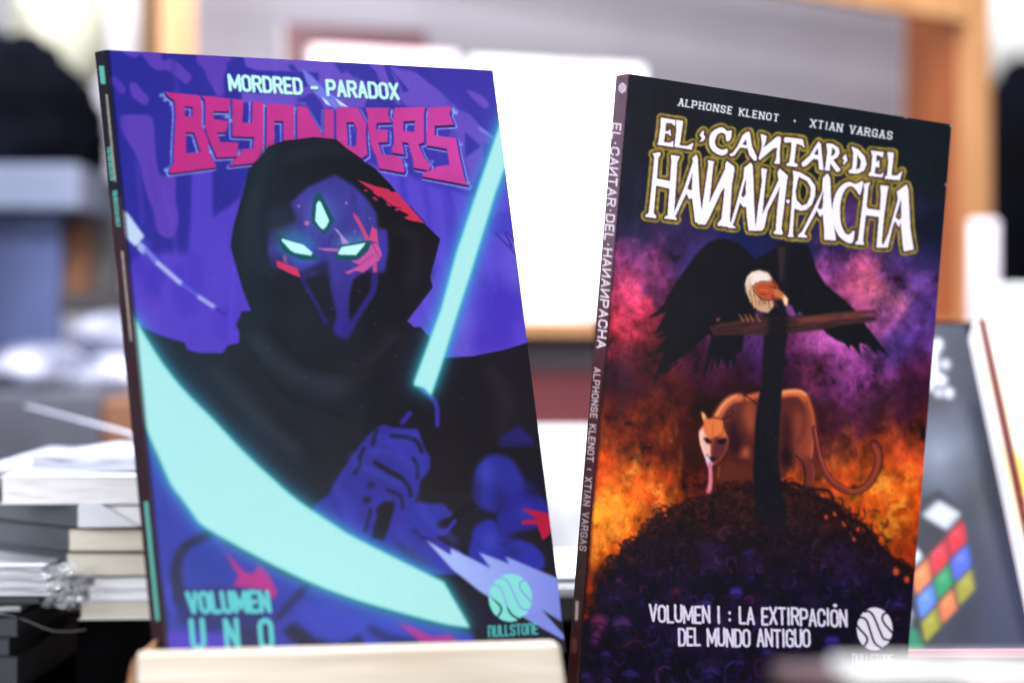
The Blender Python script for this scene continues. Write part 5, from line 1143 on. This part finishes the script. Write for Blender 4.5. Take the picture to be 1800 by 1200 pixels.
def shelf_comic(name, label, u0, u1, v, z0, z1, th_, m, tilt=.02):
    o = thing(name, label, 'comic book', sp3((u0 + u1) / 2, v, z0), 'comics displayed on the oak shelf')
    P = [sp3(u0, v, z0), sp3(u1, v, z0), sp3(u1, v + th_, z0), sp3(u0, v + th_, z0), sp3(u0, v + tilt, z1), sp3(u1, v + tilt, z1), sp3(u1, v + th_ + tilt, z1), sp3(u0, v + th_ + tilt, z1)]
    hexa('page_block', [p for p in P], M_paper, o)
    dn = RY * -.001
    slab('front_cover', [P[4] + dn, P[5] + dn, P[1] + dn, P[0] + dn], -dn * .8, m, o)
    return o
M_gl = mat('white_shiny_cover', (196, 196, 208), (246, 246, 252), .35, 9, lo=.36, hi=.5)
M_pw = mat('pinkish_white_cover', (232, 196, 206), (250, 232, 240), .35, 9)
zs = EYE + .0225
def upx(px): # u on the shelf front for picture x
    k_ = (px - 900) / 3500.; return (k_ * OR.y - OR.x) / (RX.x - k_ * RX.y)
shelf_comic('comic_book', 'large glaring white comic on the oak shelf between the front comics', upx(858), upx(1165), .03, zs, EYE + .292, .02, M_gl)
shelf_comic('comic_book', 'pinkish white comic on the oak shelf behind the violet comic', upx(575), upx(835), .04, zs, EYE + .297, .02, M_pw)
shelf_comic('comic_book', 'dark maroon comic standing behind the pinkish white one on the oak shelf', upx(545), upx(805), .085, zs, EYE + .326, .03, mat('maroon_print', (64, 30, 40), (96, 44, 56), .5, 6))
shelf_comic('comic_book', 'periwinkle blue comic at the right end of the oak shelf', upx(1395), upx(1500), .09, zs, EYE + .258, .02, mat('periwinkle_print', (126, 132, 172), (150, 150, 190), .5, 5))
shelf_comic('comic_book', 'dusty pink comic beside the periwinkle one on the oak shelf', upx(1504), upx(1562), .095, zs, EYE + .258, .02, mat('dusty_pink_print', (150, 104, 132), (170, 120, 140), .5, 5))
sbx = sbox('red_box', upx(800), upx(1180), .06, .2, EYE - .2845, EYE - .03, mat('dark_red_box', (88, 34, 44), (112, 48, 56), .6, 6)); sbx['label'] = 'dark red box on the lower oak shelf, seen between the front comics'; sbx['category'] = 'box'
# bright papers standing behind the front comics
wp = thing('comic_book', 'bright white comic standing below the shelf board between the front comics', 'comic book', (.02, 1.45, 0))
box('page_block', (-.12, 1.452, .0015), (.115, 1.462, EYE - .062), M_paper, wp); box('front_cover', (-.121, 1.45, .0015), (.116, 1.4515, EYE - .061), M_gl, wp)
ar = area('white_comic_fill', (.0, 1.12, .95), (.0, 1.5, .2), .3, .15, 19, (1, 1, 1))  # light added to whiten the comic standing behind the front pair

# ------------------------------------------------------------------ far left background
def soft_block(name, label, cat, px0, py0, px1, py1, d, m, dep=.12, seed=1, amp=.25, group=None):
    a, b = W(px0, py0, d), W(px1, py1, d); c = (a + b) / 2 + Vector((0, dep / 2, 0))
    o = crumple(name, c, ((b.x - a.x) / 2, dep / 2, (a.z - b.z) / 2), m, seed, amp=amp, nu=40, nv=28)
    o.data.polygons.foreach_set('use_smooth', [True] * len(o.data.polygons))
    o['label'] = label; o['category'] = cat
    return o
M_navy = mat('navy_fabric', (6, 8, 16), (12, 14, 26), .9, 8, spec=.05)
M_creamf = mat('cream_surface', (206, 206, 184), (232, 232, 214), .9, 5)
def post(name, label, cat, px0, py0, px1, py1, d, m, dep=.05):
    a, b = W(px0, py0, d), W(px1, py1, d)
    o = box(name, (a.x, d, b.z), (b.x, d + dep, a.z), m, bevel=.004); o['label'] = label; o['category'] = cat; return o
soft_block('navy_silhouette', 'dark navy jacket at the far left behind the violet comic', 'silhouette', -230, 62, 116, 420, 2.0, M_navy, .2, 7, .3)  # plain dark form, not identified as any object
soft_block('cream_mass', 'cream rounded mass above the dark navy jacket at the far left', 'fabric', -10, -90, 150, 150, 2.15, M_creamf, .2, 3, .12)  # plain cream form, not identified as any object
post('pale_partition', 'pale lavender partition standing left of the violet comic in the background', 'partition', 125, -200, 312, 530, 2.6, mat('pale_lavender_panel', (190, 186, 200), (226, 222, 234), .8, 5))
post('dark_poster', 'grey violet poster strip pinned on the pale partition', 'poster', 246, 10, 292, 70, 2.55, mat('grey_violet_paper', (112, 108, 136), None, .8, 6), .004)
post('blue_ledge', 'pale blue ledge at the left edge below the dark jacket', 'ledge', -200, 288, 140, 368, 1.95, mat('pale_blue_board', (98, 108, 134), (112, 120, 146), .6, 6), .2)
post('navy_banner', 'navy banner with a pale blue centre under the pale blue ledge', 'banner', -200, 369, 106, 640, 2.0, mat('navy_banner_print', (14, 18, 56), (84, 98, 150), .7, 3.2, (1, 1, .5), lo=.5, hi=.74), .02)
post('brown_upright', 'brown wooden upright right of the navy banner', 'post', 108, 320, 150, 520, 2.1, mat('brown_wood', (128, 80, 56), (150, 104, 76), .7, 6), .05)
post('grey_upright', 'grey upright between the brown one and the violet comic', 'post', 153, 371, 206, 515, 2.2, mat('grey_board', (126, 124, 128), (146, 144, 150), .8, 6), .05)
post('dark_shelf', 'dark shelf edge above the pale pile at the left', 'shelf', 96, 515, 240, 552, 2.0, mat('dark_board', (40, 40, 46), (60, 58, 64), .7, 6), .15)
M_pile = mat('pale_mottled_paper', (92, 96, 118), (176, 178, 200), .8, 16, (1, 1, 1.5), lo=.4, hi=.6)
for k_, (x0, y0, x1, y1, dd, lb) in enumerate(((100, 548, 262, 625, 1.75, 'pale mottled bundle of leaflets, upper right of its pile at the left'), (-60, 608, 130, 690, 1.68, 'pale mottled bundle of leaflets at the left edge above the book stack'),
                                      (90, 626, 262, 700, 1.7, 'lower bundle of pale leaflets right behind the loose white leaf'))):
    soft_block('leaflet_bundle', lb, 'leaflets', x0, y0, x1, y1 + 14, dd, M_pile, .14, 10 + k_, .1, 'leaflet bundles')
post('dark_crate', 'dark grey crate behind the left stack of books', 'crate', -80, 690, 176, 840, 1.6, mat('dark_grey_crate', (52, 54, 66), (84, 86, 100), .7, 7), .15)
post('brown_crate', 'brown crate beside the dark grey one behind the left stack', 'crate', 178, 700, 300, 840, 1.6, mat('brown_crate', (110, 70, 50), (150, 104, 78), .7, 9), .15)

# ------------------------------------------------------------------ far right background
soft_block('white_blob', 'glaring white lampshade at the upper right corner', 'blob', 1690, -160, 2000, 150, 2.9, mat('white_blob_surface', (250, 250, 244), None, .9), .3, 21, .06)  # plain white form, not identified as any object
soft_block('dark_form', 'dark navy form right of the oak shelf unit', 'coat', 1748, 95, 1900, 560, 2.7, mat('dark_form_surface', (10, 10, 14), (14, 16, 34), .9, 5, spec=.05), .2, 22, .1)  # plain navy form below the white one, not identified
post('white_post', 'pale lavender cover sticking up in front of the oak upright', 'comic book', 1706, 385, 1758, 600, 1.9, mat('pale_lavender_cover', (206, 196, 210), (222, 214, 226), .6, 8), .01)
post('pale_cloth', 'pale grey cloth behind the white and yellow comic', 'cloth', 1760, 500, 1960, 600, 1.8, mat('pale_grey_cloth', (196, 202, 204), (220, 224, 224), .8, 8), .05)
